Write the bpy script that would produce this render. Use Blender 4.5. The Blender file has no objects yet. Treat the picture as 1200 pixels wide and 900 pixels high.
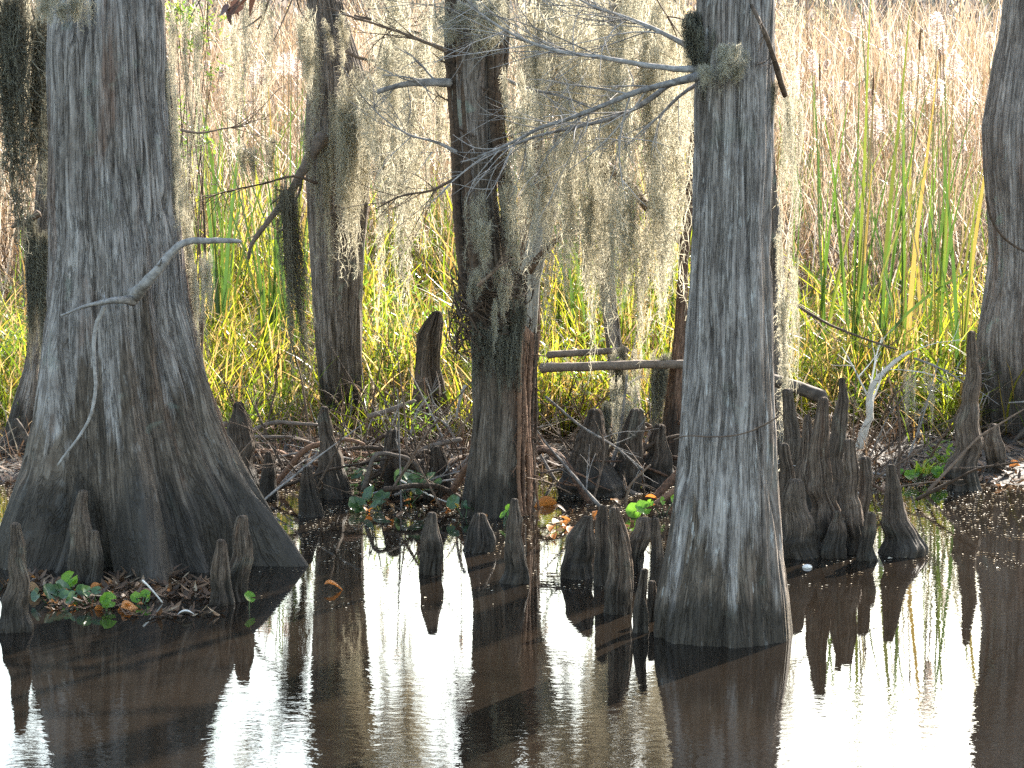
import bpy, math, random
import numpy as np
from mathutils import Vector

random.seed(11)
RNG = np.random.default_rng(11)
scene = bpy.context.scene
COL = scene.collection

# ------------------------------------------------------------------ camera model
F = 3400.0            # focal length in pixels of a 1200 wide frame
H = 2.15              # eye height above the water
PITCH = math.atan(400.0 / F)
CP, SP = math.cos(PITCH), math.sin(PITCH)


def ray(px, py):
    x = (px - 600.0) / F
    y = -(py - 450.0) / F
    return np.array([x, CP + y * SP, -SP + y * CP])


def P(px, py, D):
    d = ray(px, py)
    k = D / d[1]
    return np.array([d[0] * k, D, H + d[2] * k])


def W(px, py, z=0.0):
    d = ray(px, py)
    k = (z - H) / d[2]
    return np.array([d[0] * k, d[1] * k, z])


# ------------------------------------------------------------------ noise
_perm = RNG.permutation(256)
_perm = np.concatenate([_perm, _perm, _perm])
_grad = RNG.normal(size=(256, 3))
_grad /= np.linalg.norm(_grad, axis=1)[:, None]


def perlin(x, y, z):
    x = np.asarray(x, float); y = np.asarray(y, float); z = np.asarray(z, float)
    x, y, z = np.broadcast_arrays(x, y, z)
    xi = np.floor(x).astype(int); yi = np.floor(y).astype(int); zi = np.floor(z).astype(int)
    xf, yf, zf = x - xi, y - yi, z - zi
    u = xf * xf * xf * (xf * (xf * 6 - 15) + 10)
    v = yf * yf * yf * (yf * (yf * 6 - 15) + 10)
    w = zf * zf * zf * (zf * (zf * 6 - 15) + 10)
    out = 0
    for a in (0, 1):
        for b in (0, 1):
            for c in (0, 1):
                h = _perm[(_perm[(_perm[(xi + a) & 255] + yi + b) & 255] + zi + c) & 255]
                g = _grad[h]
                dot = g[..., 0] * (xf - a) + g[..., 1] * (yf - b) + g[..., 2] * (zf - c)
                out = out + dot * (u if a else 1 - u) * (v if b else 1 - v) * (w if c else 1 - w)
    return out * 1.5


# ------------------------------------------------------------------ mesh helpers
def mesh_np(name, verts, quads=None, tris=None, mat=None, smooth=True, attr=None):
    me = bpy.data.meshes.new(name)
    verts = np.asarray(verts, np.float32).reshape(-1, 3)
    q = np.zeros((0, 4), np.int32) if quads is None else np.asarray(quads, np.int32).reshape(-1, 4)
    t = np.zeros((0, 3), np.int32) if tris is None else np.asarray(tris, np.int32).reshape(-1, 3)
    me.vertices.add(len(verts))
    me.vertices.foreach_set('co', verts.ravel())
    nl = q.size + t.size
    me.loops.add(nl)
    me.loops.foreach_set('vertex_index', np.concatenate([q.ravel(), t.ravel()]).astype(np.int32))
    npoly = len(q) + len(t)
    me.polygons.add(npoly)
    starts = np.concatenate([np.arange(len(q)) * 4, q.size + np.arange(len(t)) * 3]).astype(np.int32)
    me.polygons.foreach_set('loop_start', starts)
    me.polygons.foreach_set('use_smooth', np.full(npoly, smooth, dtype=bool))
    if mat is not None:
        me.materials.append(mat)
    me.update(calc_edges=True)
    if attr is not None:
        a = me.attributes.new('rnd', 'FLOAT', 'POINT')
        a.data.foreach_set('value', np.asarray(attr, np.float32))
    return me


def link(name, me, loc=(0, 0, 0), parent=None):
    o = bpy.data.objects.new(name, me)
    COL.objects.link(o)
    o.location = [float(v) for v in loc]
    if parent is not None:
        o.parent = parent
    return o


def tag(o, label=None, cat=None, group=None, kind=None):
    if label: o['label'] = label
    if cat: o['category'] = cat
    if group: o['group'] = group
    if kind: o['kind'] = kind
    return o


def empty(name, loc, label, cat, group=None):
    return tag(link(name, None, loc), label, cat, group)


class Geo:
    """collects quads / tris with a per-vertex random value"""
    def __init__(s):
        s.v, s.q, s.t, s.a, s.n = [], [], [], [], 0

    def add(s, v, q=None, t=None, a=0.5):
        v = np.asarray(v, float).reshape(-1, 3)
        if q is not None and len(q): s.q.append(np.asarray(q) + s.n)
        if t is not None and len(t): s.t.append(np.asarray(t) + s.n)
        s.v.append(v)
        s.a.append(np.full(len(v), a) if np.isscalar(a) else np.asarray(a))
        s.n += len(v)

    def mesh(s, name, mat, base=(0, 0, 0), smooth=True):
        v = np.concatenate(s.v) - np.asarray(base)
        return mesh_np(name, v, np.concatenate(s.q) if s.q else None, np.concatenate(s.t) if s.t else None,
                       mat, smooth, np.concatenate(s.a))


def resample(pts, n):
    pts = np.asarray(pts, float)
    d = np.concatenate([[0], np.cumsum(np.linalg.norm(np.diff(pts, axis=0), axis=1))])
    t = np.linspace(0, d[-1], n)
    out = np.stack([np.interp(t, d, pts[:, k]) for k in range(pts.shape[1])], 1)
    for _ in range(2):       # soften the corners
        out[1:-1] = 0.25 * out[:-2] + 0.5 * out[1:-1] + 0.25 * out[2:]
    return out


def tube(geo, pts, r0, r1, sides=8, n=None, wob=0.12, a=None, seed=0.0, collar=0.0):
    """tapered, slightly knotty tube with rounded ends"""
    pts = np.asarray(pts, float)
    L = np.linalg.norm(np.diff(pts, axis=0), axis=1).sum()
    n = n or int(np.clip(L / 0.03, 5, 60))
    c = resample(pts, n)
    tan = np.gradient(c, axis=0)
    tan /= np.linalg.norm(tan, axis=1)[:, None] + 1e-9
    ref = np.array([0.3, 0.2, 1.0]) if abs(tan[:, 2]).mean() < 0.8 else np.array([1.0, 0.2, 0.1])
    u = np.cross(tan, ref); u /= np.linalg.norm(u, axis=1)[:, None] + 1e-9
    w = np.cross(tan, u)
    tt = np.linspace(0, 1, n)
    r = r0 + (r1 - r0) * tt + collar * r0 * np.exp(-tt * n * .35)
    th = np.arange(sides) * 2 * math.pi / sides
    k = 1 + wob * perlin(c[:, None, 0] * 25 + np.cos(th) * 0.8 + seed, c[:, None, 1] * 25 + np.sin(th) * 0.8, c[:, None, 2] * 25)* 2
    rr = r[:, None] * k
    v = c[:, None, :] + rr[..., None] * (np.cos(th)[None, :, None] * u[:, None, :] + np.sin(th)[None, :, None] * w[:, None, :])
    v = v.reshape(-1, 3)
    i = np.arange(n - 1)[:, None] * sides
    j = np.arange(sides)[None, :]
    j2 = (j + 1) % sides
    q = np.stack([i + j, i + j2, i + sides + j2, i + sides + j], -1).reshape(-1, 4)
    nv = len(v)
    ends = np.stack([c[0] - tan[0] * r0 * 0.6, c[-1] + tan[-1] * r1 * 0.8])
    t0 = np.stack([np.full(sides, nv), (np.arange(sides) + 1) % sides, np.arange(sides)], 1)
    b = (n - 1) * sides
    t1 = np.stack([np.full(sides, nv + 1), b + np.arange(sides), b + (np.arange(sides) + 1) % sides], 1)
    geo.add(np.concatenate([v, ends]), q, np.concatenate([t0, t1]), random.random() if a is None else a)


def ribbons(geo, base, length, azim, lean, curve, width, segs=6, droop=0.0, face=None, a=None, wob=0.0, taper=0.8):
    """N grass-like ribbons at once"""
    N = len(base)
    t = np.linspace(0, 1, segs + 1)[None, :]
    az = azim[:, None]
    hor = (lean[:, None] * t + curve[:, None] * t ** 2.2) * length[:, None]
    ver = length[:, None] * (t - np.asarray(droop).reshape(-1, 1) * t ** 3) * np.cos(np.clip(lean[:, None] + curve[:, None] * 0.5, 0, 1.3))
    x = base[:, None, 0] + np.cos(az) * hor
    y = base[:, None, 1] + np.sin(az) * hor
    z = base[:, None, 2] + ver
    if wob:
        ph = RNG.uniform(0, 6.28, (N, 1))
        x = x + wob * np.sin(t * 7 + ph) * length[:, None] * t
    fa = (azim + math.pi / 2 + RNG.normal(0, 0.7, N)) if face is None else face
    tw = fa[:, None] + RNG.normal(0, 0.6, (N, 1)) * t
    wd = width[:, None] * 0.5 * (1 - t ** 2 * taper) * np.minimum(1, 0.55 + t * 3)
    wx, wy = np.cos(tw) * wd, np.sin(tw) * wd
    A = np.stack([x - wx, y - wy, z], -1)
    B = np.stack([x + wx, y + wy, z], -1)
    v = np.stack([A, B], 2).reshape(N, -1, 3)
    m = 2 * (segs + 1)
    s = np.arange(segs) * 2
    q1 = np.stack([s, s + 1, s + 3, s + 2], 1)
    q = (np.arange(N)[:, None, None] * m + q1[None]).reshape(-1, 4)
    a = RNG.uniform(0, 1, N) if a is None else a
    geo.add(v.reshape(-1, 3), q, None, np.repeat(a, m))


# ------------------------------------------------------------------ materials
def new_mat(name):
    m = bpy.data.materials.new(name)
    m.use_nodes = True
    nt = m.node_tree
    nt.nodes.clear()
    return m, nt


def N(nt, typ, **kw):
    n = nt.nodes.new(typ)
    for k, v in kw.items():
        if k.startswith('i_'):
            key = k[2:]
            key = int(key) if key.isdigit() else key.replace('_', ' ')
            n.inputs[key].default_value = v
        else:
            setattr(n, k, v)
    return n


def ramp(nt, fac, stops, interp='LINEAR'):
    r = nt.nodes.new('ShaderNodeValToRGB')
    r.color_ramp.interpolation = interp
    el = r.color_ramp.elements
    while len(el) < len(stops):
        el.new(0.5)
    for e, (p, c) in zip(el, stops):
        e.position = p
        e.color = (*c, 1) if len(c) == 3 else c
    nt.links.new(fac, r.inputs[0])
    return r.outputs[0]


def noise(nt, vec, scale=(1, 1, 1), s=1.0, detail=4, rough=0.55, dist=0.0, loc=(0, 0, 0)):
    mp = N(nt, 'ShaderNodeMapping')
    mp.inputs['Scale'].default_value = scale
    mp.inputs['Location'].default_value = loc
    nt.links.new(vec, mp.inputs[0])
    n = N(nt, 'ShaderNodeTexNoise')
    n.inputs['Scale'].default_value = s
    n.inputs['Detail'].default_value = detail
    n.inputs['Roughness'].default_value = rough
    n.inputs['Distortion'].default_value = dist
    nt.links.new(mp.outputs[0], n.inputs['Vector'])
    return n.outputs['Fac']


def math_n(nt, op, a, b=None, clamp=False):
    m = N(nt, 'ShaderNodeMath', operation=op, use_clamp=clamp)
    for i, v in enumerate((a, b)):
        if v is None: continue
        if hasattr(v, 'is_output'): nt.links.new(v, m.inputs[i])
        else: m.inputs[i].default_value = v
    return m.outputs[0]


def mixc(nt, fac, a, b):
    m = N(nt, 'ShaderNodeMix', data_type='RGBA')
    if hasattr(fac, 'is_output'): nt.links.new(fac, m.inputs[0])
    else: m.inputs[0].default_value = fac
    for i, v in ((6, a), (7, b)):
        if hasattr(v, 'is_output'): nt.links.new(v, m.inputs[i])
        else: m.inputs[i].default_value = (*v, 1)
    return m.outputs[2]


def bark(name, up, low, zsplit=0.3, zamp=0.5, wet=0.22, wetcol=(0.018, 0.014, 0.010), fleck=0.3, lichen=0.0,
         s=1.0, bump=0.9, red=0.0):
    """stringy cypress bark: up / low = (dark, mid, light) of the weathered bark and of the bare lower trunk"""
    m, nt = new_mat(name)
    tc = N(nt, 'ShaderNodeTexCoord').outputs['Object']
    oc = tc
    sep = N(nt, 'ShaderNodeSeparateXYZ'); nt.links.new(tc, sep.inputs[0])
    z = sep.outputs[2]
    tc = N(nt, 'ShaderNodeAttribute', attribute_name='grain').outputs['Vector']
    st = noise(nt, tc, (28 * s, 28 * s, 1.5 * s), 1, 9, 0.72, 0.6)
    st2 = noise(nt, tc, (90 * s, 90 * s, 4.5 * s), 1, 6, 0.68, 0.4, (3, 1, 7))
    iso = noise(nt, oc, (1, 1, 0.6), 20 * s, 8, 0.7, 0.3, (6, 2, 2))
    big = noise(nt, tc, (4, 4, 1.1), 1, 5, 0.6, 0.4, (9, 4, 2))
    f = math_n(nt, 'ADD', math_n(nt, 'ADD', math_n(nt, 'MULTIPLY', st, 0.45), math_n(nt, 'MULTIPLY', st2, 0.30)), math_n(nt, 'MULTIPLY', iso, 0.25))
    cu = ramp(nt, f, [(0.39, up[0]), (0.48, up[1]), (0.59, up[2])])
    cl = ramp(nt, f, [(0.39, low[0]), (0.50, low[1]), (0.61, low[2])])
    jag = noise(nt, tc, (11, 11, 0.8), 1, 5, 0.65, 0.2, (1, 5, 3))
    zz = math_n(nt, 'ADD', z, math_n(nt, 'MULTIPLY', math_n(nt, 'SUBTRACT', jag, 0.5), zamp * 4))
    ms = N(nt, 'ShaderNodeMapRange'); nt.links.new(zz, ms.inputs[0])
    ms.inputs[1].default_value = zsplit - 0.05; ms.inputs[2].default_value = zsplit + 0.05
    col = mixc(nt, ms.outputs[0], cl, cu)
    # big blotches of browner wood
    bl = ramp(nt, big, [(0.48, (0, 0, 0)), (0.62, (1, 1, 1))])
    col = mixc(nt, math_n(nt, 'MULTIPLY', bl, 0.55), col, cl)
    if red:
        rd = noise(nt, tc, (6, 6, 0.9), 1, 6, 0.65, 0.3, (2, 8, 5))
        rm = ramp(nt, rd, [(0.56, (0, 0, 0)), (0.64, (1, 1, 1))])
        col = mixc(nt, math_n(nt, 'MULTIPLY', rm, red), col, (0.17, 0.072, 0.035))
    # long narrow splits between the bark strips
    ck = noise(nt, tc, (24 * s, 24 * s, 1.3 * s), 1, 5, 0.65, 0.8, (4, 9, 6))
    cd = math_n(nt, 'ABSOLUTE', math_n(nt, 'SUBTRACT', ck, 0.5))
    cm = ramp(nt, cd, [(0.0, (1, 1, 1)), (0.028, (0, 0, 0))])
    ck2 = noise(nt, tc, (55 * s, 55 * s, 3.2 * s), 1, 4, 0.65, 0.6, (8, 2, 1))
    cm2 = ramp(nt, math_n(nt, 'ABSOLUTE', math_n(nt, 'SUBTRACT', ck2, 0.5)), [(0.0, (1, 1, 1)), (0.035, (0, 0, 0))])
    crk = math_n(nt, 'MAXIMUM', math_n(nt, 'MULTIPLY', cm, 0.7), math_n(nt, 'MULTIPLY', cm2, 0.4))
    col = mixc(nt, crk, col, low[0])
    if fleck:
        fl = noise(nt, tc, (60, 60, 9), 1, 3, 0.6, 0.0, (5, 5, 1))
        fm = ramp(nt, fl, [(0.62, (0, 0, 0)), (0.68, (1, 1, 1))])
        col = mixc(nt, math_n(nt, 'MULTIPLY', fm, fleck), col, (0.56, 0.54, 0.51))
    if lichen:
        li = noise(nt, tc, (7, 7, 5), 1, 4, 0.55, 0.6, (0, 3, 8))
        lm = ramp(nt, li, [(0.62, (0, 0, 0)), (0.66, (1, 1, 1))])
        col = mixc(nt, math_n(nt, 'MULTIPLY', lm, lichen), col, (0.24, 0.29, 0.23))
    # wet, silt-dark band above the waterline, with drawn-up streaks
    wn = noise(nt, tc, (16, 16, 0.5), 1, 5, 0.65, 0.1, (7, 7, 0))
    wz = math_n(nt, 'SUBTRACT', z, math_n(nt, 'MULTIPLY', math_n(nt, 'SUBTRACT', wn, 0.42), wet * 3.2))
    wm = N(nt, 'ShaderNodeMapRange', interpolation_type='SMOOTHSTEP'); nt.links.new(wz, wm.inputs[0])
    wm.inputs[1].default_value = wet * 0.7; wm.inputs[2].default_value = wet * 1.35
    wm.inputs[3].default_value = 0.78; wm.inputs[4].default_value = 0.0
    col = mixc(nt, wm.outputs[0], col, wetcol)
    b = N(nt, 'ShaderNodeBsdfPrincipled')
    nt.links.new(col, b.inputs['Base Color'])
    rr = N(nt, 'ShaderNodeMapRange'); nt.links.new(wm.outputs[0], rr.inputs[0])
    rr.inputs[3].default_value = 0.9; rr.inputs[4].default_value = 0.55
    nt.links.new(rr.outputs[0], b.inputs['Roughness'])
    b.inputs['Specular IOR Level'].default_value = 0.25
    bp = N(nt, 'ShaderNodeBump'); bp.inputs['Strength'].default_value = bump; bp.inputs['Distance'].default_value = 0.02
    nt.links.new(math_n(nt, 'SUBTRACT', f, math_n(nt, 'MULTIPLY', crk, 0.35)), bp.inputs['Height']); nt.links.new(bp.outputs[0], b.inputs['Normal'])
    o = N(nt, 'ShaderNodeOutputMaterial'); nt.links.new(b.outputs[0], o.inputs[0])
    return m


def leafy(name, stops, transl=0.5, rough=0.5, spec=0.3, tcol=None):
    """thin leaf: coloured by the per-blade attribute; light passes through"""
    m, nt = new_mat(name)
    at = N(nt, 'ShaderNodeAttribute', attribute_name='rnd')
    oi = N(nt, 'ShaderNodeObjectInfo')
    f = math_n(nt, 'FRACT', math_n(nt, 'ADD', at.outputs['Fac'], math_n(nt, 'MULTIPLY', oi.outputs['Random'], 0.999)))
    col = ramp(nt, f, stops)
    b = N(nt, 'ShaderNodeBsdfPrincipled')
    b.inputs['Roughness'].default_value = rough
    b.inputs['Specular IOR Level'].default_value = spec
    nt.links.new(col, b.inputs['Base Color'])
    t = N(nt, 'ShaderNodeBsdfTranslucent')
    if tcol is None:
        nt.links.new(col, t.inputs[0])
    else:
        nt.links.new(mixc(nt, 0.55, col, tcol), t.inputs[0])
    mx = N(nt, 'ShaderNodeMixShader'); mx.inputs[0].default_value = transl
    nt.links.new(b.outputs[0], mx.inputs[1]); nt.links.new(t.outputs[0], mx.inputs[2])
    o = N(nt, 'ShaderNodeOutputMaterial'); nt.links.new(mx.outputs[0], o.inputs[0])
    return m


def woody(name, dark, light, s=30, rough=0.85, bump=0.4):
    m, nt = new_mat(name)
    tc = N(nt, 'ShaderNodeTexCoord').outputs['Object']
    n = noise(nt, tc, (1, 1, 1), s, 6, 0.65, 0.5)
    at = N(nt, 'ShaderNodeAttribute', attribute_name='rnd')
    f = math_n(nt, 'ADD', math_n(nt, 'MULTIPLY', n, 0.8), math_n(nt, 'MULTIPLY', at.outputs['Fac'], 0.25))
    col = ramp(nt, f, [(0.35, dark), (0.7, light)])
    b = N(nt, 'ShaderNodeBsdfPrincipled'); b.inputs['Roughness'].default_value = rough
    b.inputs['Specular IOR Level'].default_value = 0.25
    nt.links.new(col, b.inputs['Base Color'])
    bp = N(nt, 'ShaderNodeBump'); bp.inputs['Strength'].default_value = bump; bp.inputs['Distance'].default_value = 0.01
    nt.links.new(n, bp.inputs['Height']); nt.links.new(bp.outputs[0], b.inputs['Normal'])
    o = N(nt, 'ShaderNodeOutputMaterial'); nt.links.new(b.outputs[0], o.inputs[0])
    return m


SILVER = ((0.068, 0.054, 0.046), (0.215, 0.185, 0.165), (0.385, 0.345, 0.315))
BROWN = ((0.030, 0.023, 0.017), (0.115, 0.088, 0.066), (0.21, 0.17, 0.135))
GREYB = ((0.052, 0.040, 0.033), (0.182, 0.148, 0.125), (0.335, 0.285, 0.25))
RUST = ((0.035, 0.02, 0.013), (0.13, 0.075, 0.048), (0.22, 0.14, 0.10))

M = {}
M['bark_big'] = bark('weathered cypress bark', SILVER, BROWN, 0.75, 0.55, 0.26, fleck=0.15, lichen=0.2, red=0.4)
M['bark_front'] = bark('silver cypress bark', SILVER, BROWN, 0.34, 0.42, 0.11, fleck=0.45, lichen=0.1, red=0.15)
M['bark_mid'] = bark('brown cypress bark', GREYB, BROWN, 1.5, 0.6, 0.14, fleck=0.12, lichen=0.4, red=0.35)
M['bark_right'] = bark('mottled cypress bark', SILVER, GREYB, 0.7, 0.7, 0.3, fleck=0.1, lichen=0.5, red=0.35)
M['bark_back'] = bark('dark swamp bark', GREYB, BROWN, 0.3, 0.8, 0.2, fleck=0.0, lichen=0.4, s=1.4)
M['bark_rust'] = bark('red brown bark', RUST, RUST, 1.0, 0.8, 0.2, fleck=0.0, lichen=0.1, s=1.4)
M['bark_pale'] = bark('pale smooth bark', ((0.16, 0.15, 0.13), (0.27, 0.26, 0.235), (0.36, 0.35, 0.32)), GREYB, 0.2, 0.3, 0.1, fleck=0.0, lichen=0.3, bump=0.25)
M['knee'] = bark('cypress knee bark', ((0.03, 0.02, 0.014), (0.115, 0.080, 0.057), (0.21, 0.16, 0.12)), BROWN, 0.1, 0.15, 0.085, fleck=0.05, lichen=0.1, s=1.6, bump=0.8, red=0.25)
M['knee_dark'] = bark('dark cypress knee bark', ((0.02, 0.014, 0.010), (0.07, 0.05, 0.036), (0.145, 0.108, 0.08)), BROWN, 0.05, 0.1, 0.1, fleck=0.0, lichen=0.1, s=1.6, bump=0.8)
M['twig'] = woody('grey twig', (0.09, 0.078, 0.07), (0.33, 0.30, 0.275), 40)
M['twig_brown'] = woody('brown twig', (0.05, 0.033, 0.022), (0.19, 0.13, 0.09), 40)
M['log'] = woody('fallen log', (0.04, 0.03, 0.023), (0.16, 0.125, 0.10), 25)
M['root_dark'] = woody('old dark root', (0.022, 0.015, 0.010), (0.11, 0.072, 0.048), 60)
M['bleached'] = woody('bleached wood', (0.42, 0.38, 0.33), (0.66, 0.62, 0.57), 25)
M['root'] = woody('stringy root', (0.04, 0.022, 0.014), (0.2, 0.11, 0.066), 60)
M['moss'] = leafy('spanish moss', [(0.0, (0.30, 0.275, 0.205)), (0.5, (0.44, 0.405, 0.31)), (1.0, (0.55, 0.505, 0.39))], 0.55, 0.9, 0.05)
M['moss_dark'] = leafy('old spanish moss', [(0.0, (0.07, 0.062, 0.048)), (0.6, (0.15, 0.14, 0.105)), (1.0, (0.25, 0.235, 0.175))], 0.25, 0.9, 0.05)
M['grass'] = leafy('green marsh grass', [(0.0, (0.04, 0.07, 0.008)), (0.45, (0.14, 0.185, 0.010)), (0.72, (0.34, 0.34, 0.02)), (0.82, (0.22, 0.13, 0.03)), (1.0, (0.46, 0.33, 0.13))], 0.7, 0.35, 0.4)
M['reed'] = leafy('dry reed', [(0.0, (0.085, 0.048, 0.022)), (0.4, (0.19, 0.123, 0.07)), (0.8, (0.34, 0.25, 0.165)), (1.0, (0.62, 0.53, 0.43))], 0.45, 0.35, 0.5)  # palest stop puts the white sparkle on broken reeds into the colour
M['cattail_leaf'] = leafy('cattail leaf', [(0.0, (0.04, 0.085, 0.018)), (0.6, (0.075, 0.13, 0.018)), (0.8, (0.14, 0.16, 0.025)), (1.0, (0.26, 0.18, 0.05))], 0.45, 0.35, 0.4)
M['sedge'] = leafy('bright sedge', [(0.0, (0.16, 0.27, 0.02)), (0.8, (0.24, 0.33, 0.03)), (1.0, (0.42, 0.36, 0.05))], 0.6, 0.4, 0.4)
M['fluff'] = leafy('cattail fluff', [(0.0, (0.58, 0.46, 0.39)), (1.0, (0.82, 0.73, 0.66))], 0.5, 0.9, 0.0)
M['cattail_brown'] = woody('brown cattail', (0.08, 0.04, 0.02), (0.16, 0.085, 0.045), 80)
M['stalk'] = woody('cattail stalk', (0.25, 0.17, 0.09), (0.42, 0.31, 0.18), 30)
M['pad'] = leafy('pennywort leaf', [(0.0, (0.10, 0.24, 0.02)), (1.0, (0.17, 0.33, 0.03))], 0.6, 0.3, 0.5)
M['pad_dark'] = leafy('shaded water leaf', [(0.0, (0.035, 0.075, 0.028)), (1.0, (0.06, 0.11, 0.035))], 0.3, 0.3, 0.5)  # darker copy of the pennywort leaf, shade put into its green
M['fallen'] = leafy('fallen leaf', [(0.0, (0.45, 0.15, 0.025)), (0.3, (0.4, 0.16, 0.04)), (0.5, (0.14, 0.075, 0.04)), (0.8, (0.22, 0.13, 0.07)), (1.0, (0.4, 0.3, 0.19))], 0.4, 0.5, 0.4)
M['litter'] = leafy('leaf litter', [(0.0, (0.04, 0.025, 0.015)), (0.6, (0.10, 0.055, 0.03)), (0.9, (0.17, 0.10, 0.055)), (1.0, (0.35, 0.27, 0.18))], 0.25, 0.6, 0.3)
M['specks'] = leafy('water specks', [(0.0, (0.2, 0.14, 0.08)), (0.6, (0.34, 0.27, 0.18)), (1.0, (0.75, 0.68, 0.55))], 0.3, 0.6, 0.2)
M['needles'] = leafy('rusty cypress needles', [(0.0, (0.14, 0.065, 0.025)), (0.7, (0.22, 0.11, 0.04)), (1.0, (0.16, 0.16, 0.04))], 0.45, 0.6, 0.2)
M['shrub'] = leafy('shrub leaf', [(0.0, (0.09, 0.17, 0.02)), (0.7, (0.16, 0.25, 0.03)), (1.0, (0.26, 0.28, 0.05))], 0.55, 0.35, 0.4)
M['brownleaf'] = leafy('withered leaf', [(0.0, (0.08, 0.04, 0.03)), (1.0, (0.16, 0.08, 0.05))], 0.3, 0.5, 0.3)
M['far'] = leafy('far wood', [(0.0, (0.27, 0.24, 0.225)), (0.6, (0.36, 0.32, 0.295)), (1.0, (0.30, 0.30, 0.19))], 0.3, 0.9, 0.0)  # distance haze is put into these pale greys

# water
m, nt = new_mat('swamp water')
tc = N(nt, 'ShaderNodeTexCoord').outputs['Object']
n1 = noise(nt, tc, (1.0, 1.6, 1), 13.0, 3, 0.5, 0.3)
n2 = noise(nt, tc, (1.0, 1.3, 1), 34.0, 2, 0.5, 0.2, (3, 3, 0))
amp = ramp(nt, noise(nt, tc, (0.5, 0.8, 1), 0.9, 2, 0.5, 0.0, (4, 1.3, 0)), [(0.40, (0.2,) * 3), (0.62, (1,) * 3)])
sepw = N(nt, 'ShaderNodeSeparateXYZ'); nt.links.new(tc, sepw.inputs[0])
near = N(nt, 'ShaderNodeMapRange'); nt.links.new(sepw.outputs[1], near.inputs[0])
near.inputs[1].default_value = 8.6; near.inputs[2].default_value = 11.0; near.inputs[3].default_value = 1.3; near.inputs[4].default_value = 0.6
amp = math_n(nt, 'MULTIPLY', amp, near.outputs[0])
hgt = math_n(nt, 'MULTIPLY', math_n(nt, 'ADD', n1, math_n(nt, 'MULTIPLY', n2, 0.22)), amp)
bp = N(nt, 'ShaderNodeBump'); bp.inputs['Strength'].default_value = 1.0; bp.inputs['Distance'].default_value = 0.0008
nt.links.new(hgt, bp.inputs['Height'])
silt = ramp(nt, noise(nt, tc, (1, 1, 1), 1.3, 5, 0.6, 0.3), [(0.3, (0.007, 0.0052, 0.0037)), (0.7, (0.012, 0.0088, 0.0062))])
b = N(nt, 'ShaderNodeBsdfPrincipled')
nt.links.new(silt, b.inputs['Base Color'])
b.inputs['Roughness'].default_value = 0.015
b.inputs['IOR'].default_value = 1.42
nt.links.new(bp.outputs[0], b.inputs['Normal'])
o = N(nt, 'ShaderNodeOutputMaterial'); nt.links.new(b.outputs[0], o.inputs[0])
M['water'] = m
# mud
m, nt = new_mat('swamp mud')
tc = N(nt, 'ShaderNodeTexCoord').outputs['Object']
n1 = noise(nt, tc, (1, 1, 1), 3.0, 8, 0.65, 0.4)
n2 = noise(nt, tc, (1, 1, 1), 22.0, 6, 0.65, 0.2)
f = math_n(nt, 'ADD', math_n(nt, 'MULTIPLY', n1, 0.5), math_n(nt, 'MULTIPLY', n2, 0.5))
col = ramp(nt, f, [(0.38, (0.014, 0.010, 0.007)), (0.52, (0.032, 0.023, 0.015)), (0.66, (0.07, 0.05, 0.03))])
b = N(nt, 'ShaderNodeBsdfPrincipled'); b.inputs['Roughness'].default_value = 0.75
nt.links.new(col, b.inputs['Base Color'])
bp = N(nt, 'ShaderNodeBump'); bp.inputs['Strength'].default_value = 0.7; bp.inputs['Distance'].default_value = 0.03
nt.links.new(n2, bp.inputs['Height']); nt.links.new(bp.outputs[0], b.inputs['Normal'])
o = N(nt, 'ShaderNodeOutputMaterial'); nt.links.new(b.outputs[0], o.inputs[0])
M['mud'] = m

# ------------------------------------------------------------------ setting: terrain and water
def shore(x):
    return 14.35 + 0.45 * perlin(x * 0.7 + 3.1, 0.3, 0.7) + 0.25 * perlin(x * 2.3, 4.4, 1.7) + 0.12 * perlin(x * 6, 1.4, 2.7)


def ground_z(x, y):
    x = np.asarray(x, float); y = np.asarray(y, float)
    d = y - shore(x)
    rise = np.clip(d / 1.1, -1, 1)
    z = np.where(d > 0, 0.06 * np.clip(rise, 0, 1) ** 0.7 + 0.012 * np.clip(d, 0, 12), -0.5 * np.clip(-d / 1.6, 0, 1))
    z = z + 0.035 * perlin(x * 2.1, y * 2.1, 0.5) + 0.015 * perlin(x * 7, y * 7, 2.5)
    return z


ys = np.concatenate([np.linspace(-60, 12, 30), np.linspace(12.2, 22, 110), np.geomspace(22.5, 900, 60)])
xs = np.concatenate([-np.geomspace(600, 6.2, 26), np.linspace(-6, 6, 130), np.geomspace(6.2, 600, 26)])
X, Y = np.meshgrid(xs, ys)
Z = ground_z(X, Y)
nx, ny = len(xs), len(ys)
idx = np.arange(nx * ny).reshape(ny, nx)
q = np.stack([idx[:-1, :-1], idx[:-1, 1:], idx[1:, 1:], idx[1:, :-1]], -1).reshape(-1, 4)
tag(link('ground', mesh_np('ground', np.stack([X, Y, Z], -1), q, None, M['mud'])), kind='structure')
wv = np.array([[-200, -60, 0], [200, -60, 0], [200, 30, 0], [-200, 30, 0]], float)
tag(link('water', mesh_np('water', wv, [[0, 1, 2, 3]], None, M['water'], False)), kind='structure')


# ------------------------------------------------------------------ trunks and knees
def rows_to_profile(rows, D):
    zz, cx, rr = [], [], []
    for (py, xl, xr) in rows:
        a = P(xl, py, D); b_ = P(xr, py, D)
        zz.append(a[2]); cx.append((a[0] + b_[0]) / 2); rr.append(abs(b_[0] - a[0]) / 2)
    o_ = np.argsort(zz)
    return np.array(zz)[o_], np.array(cx)[o_], np.array(rr)[o_]


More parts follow.
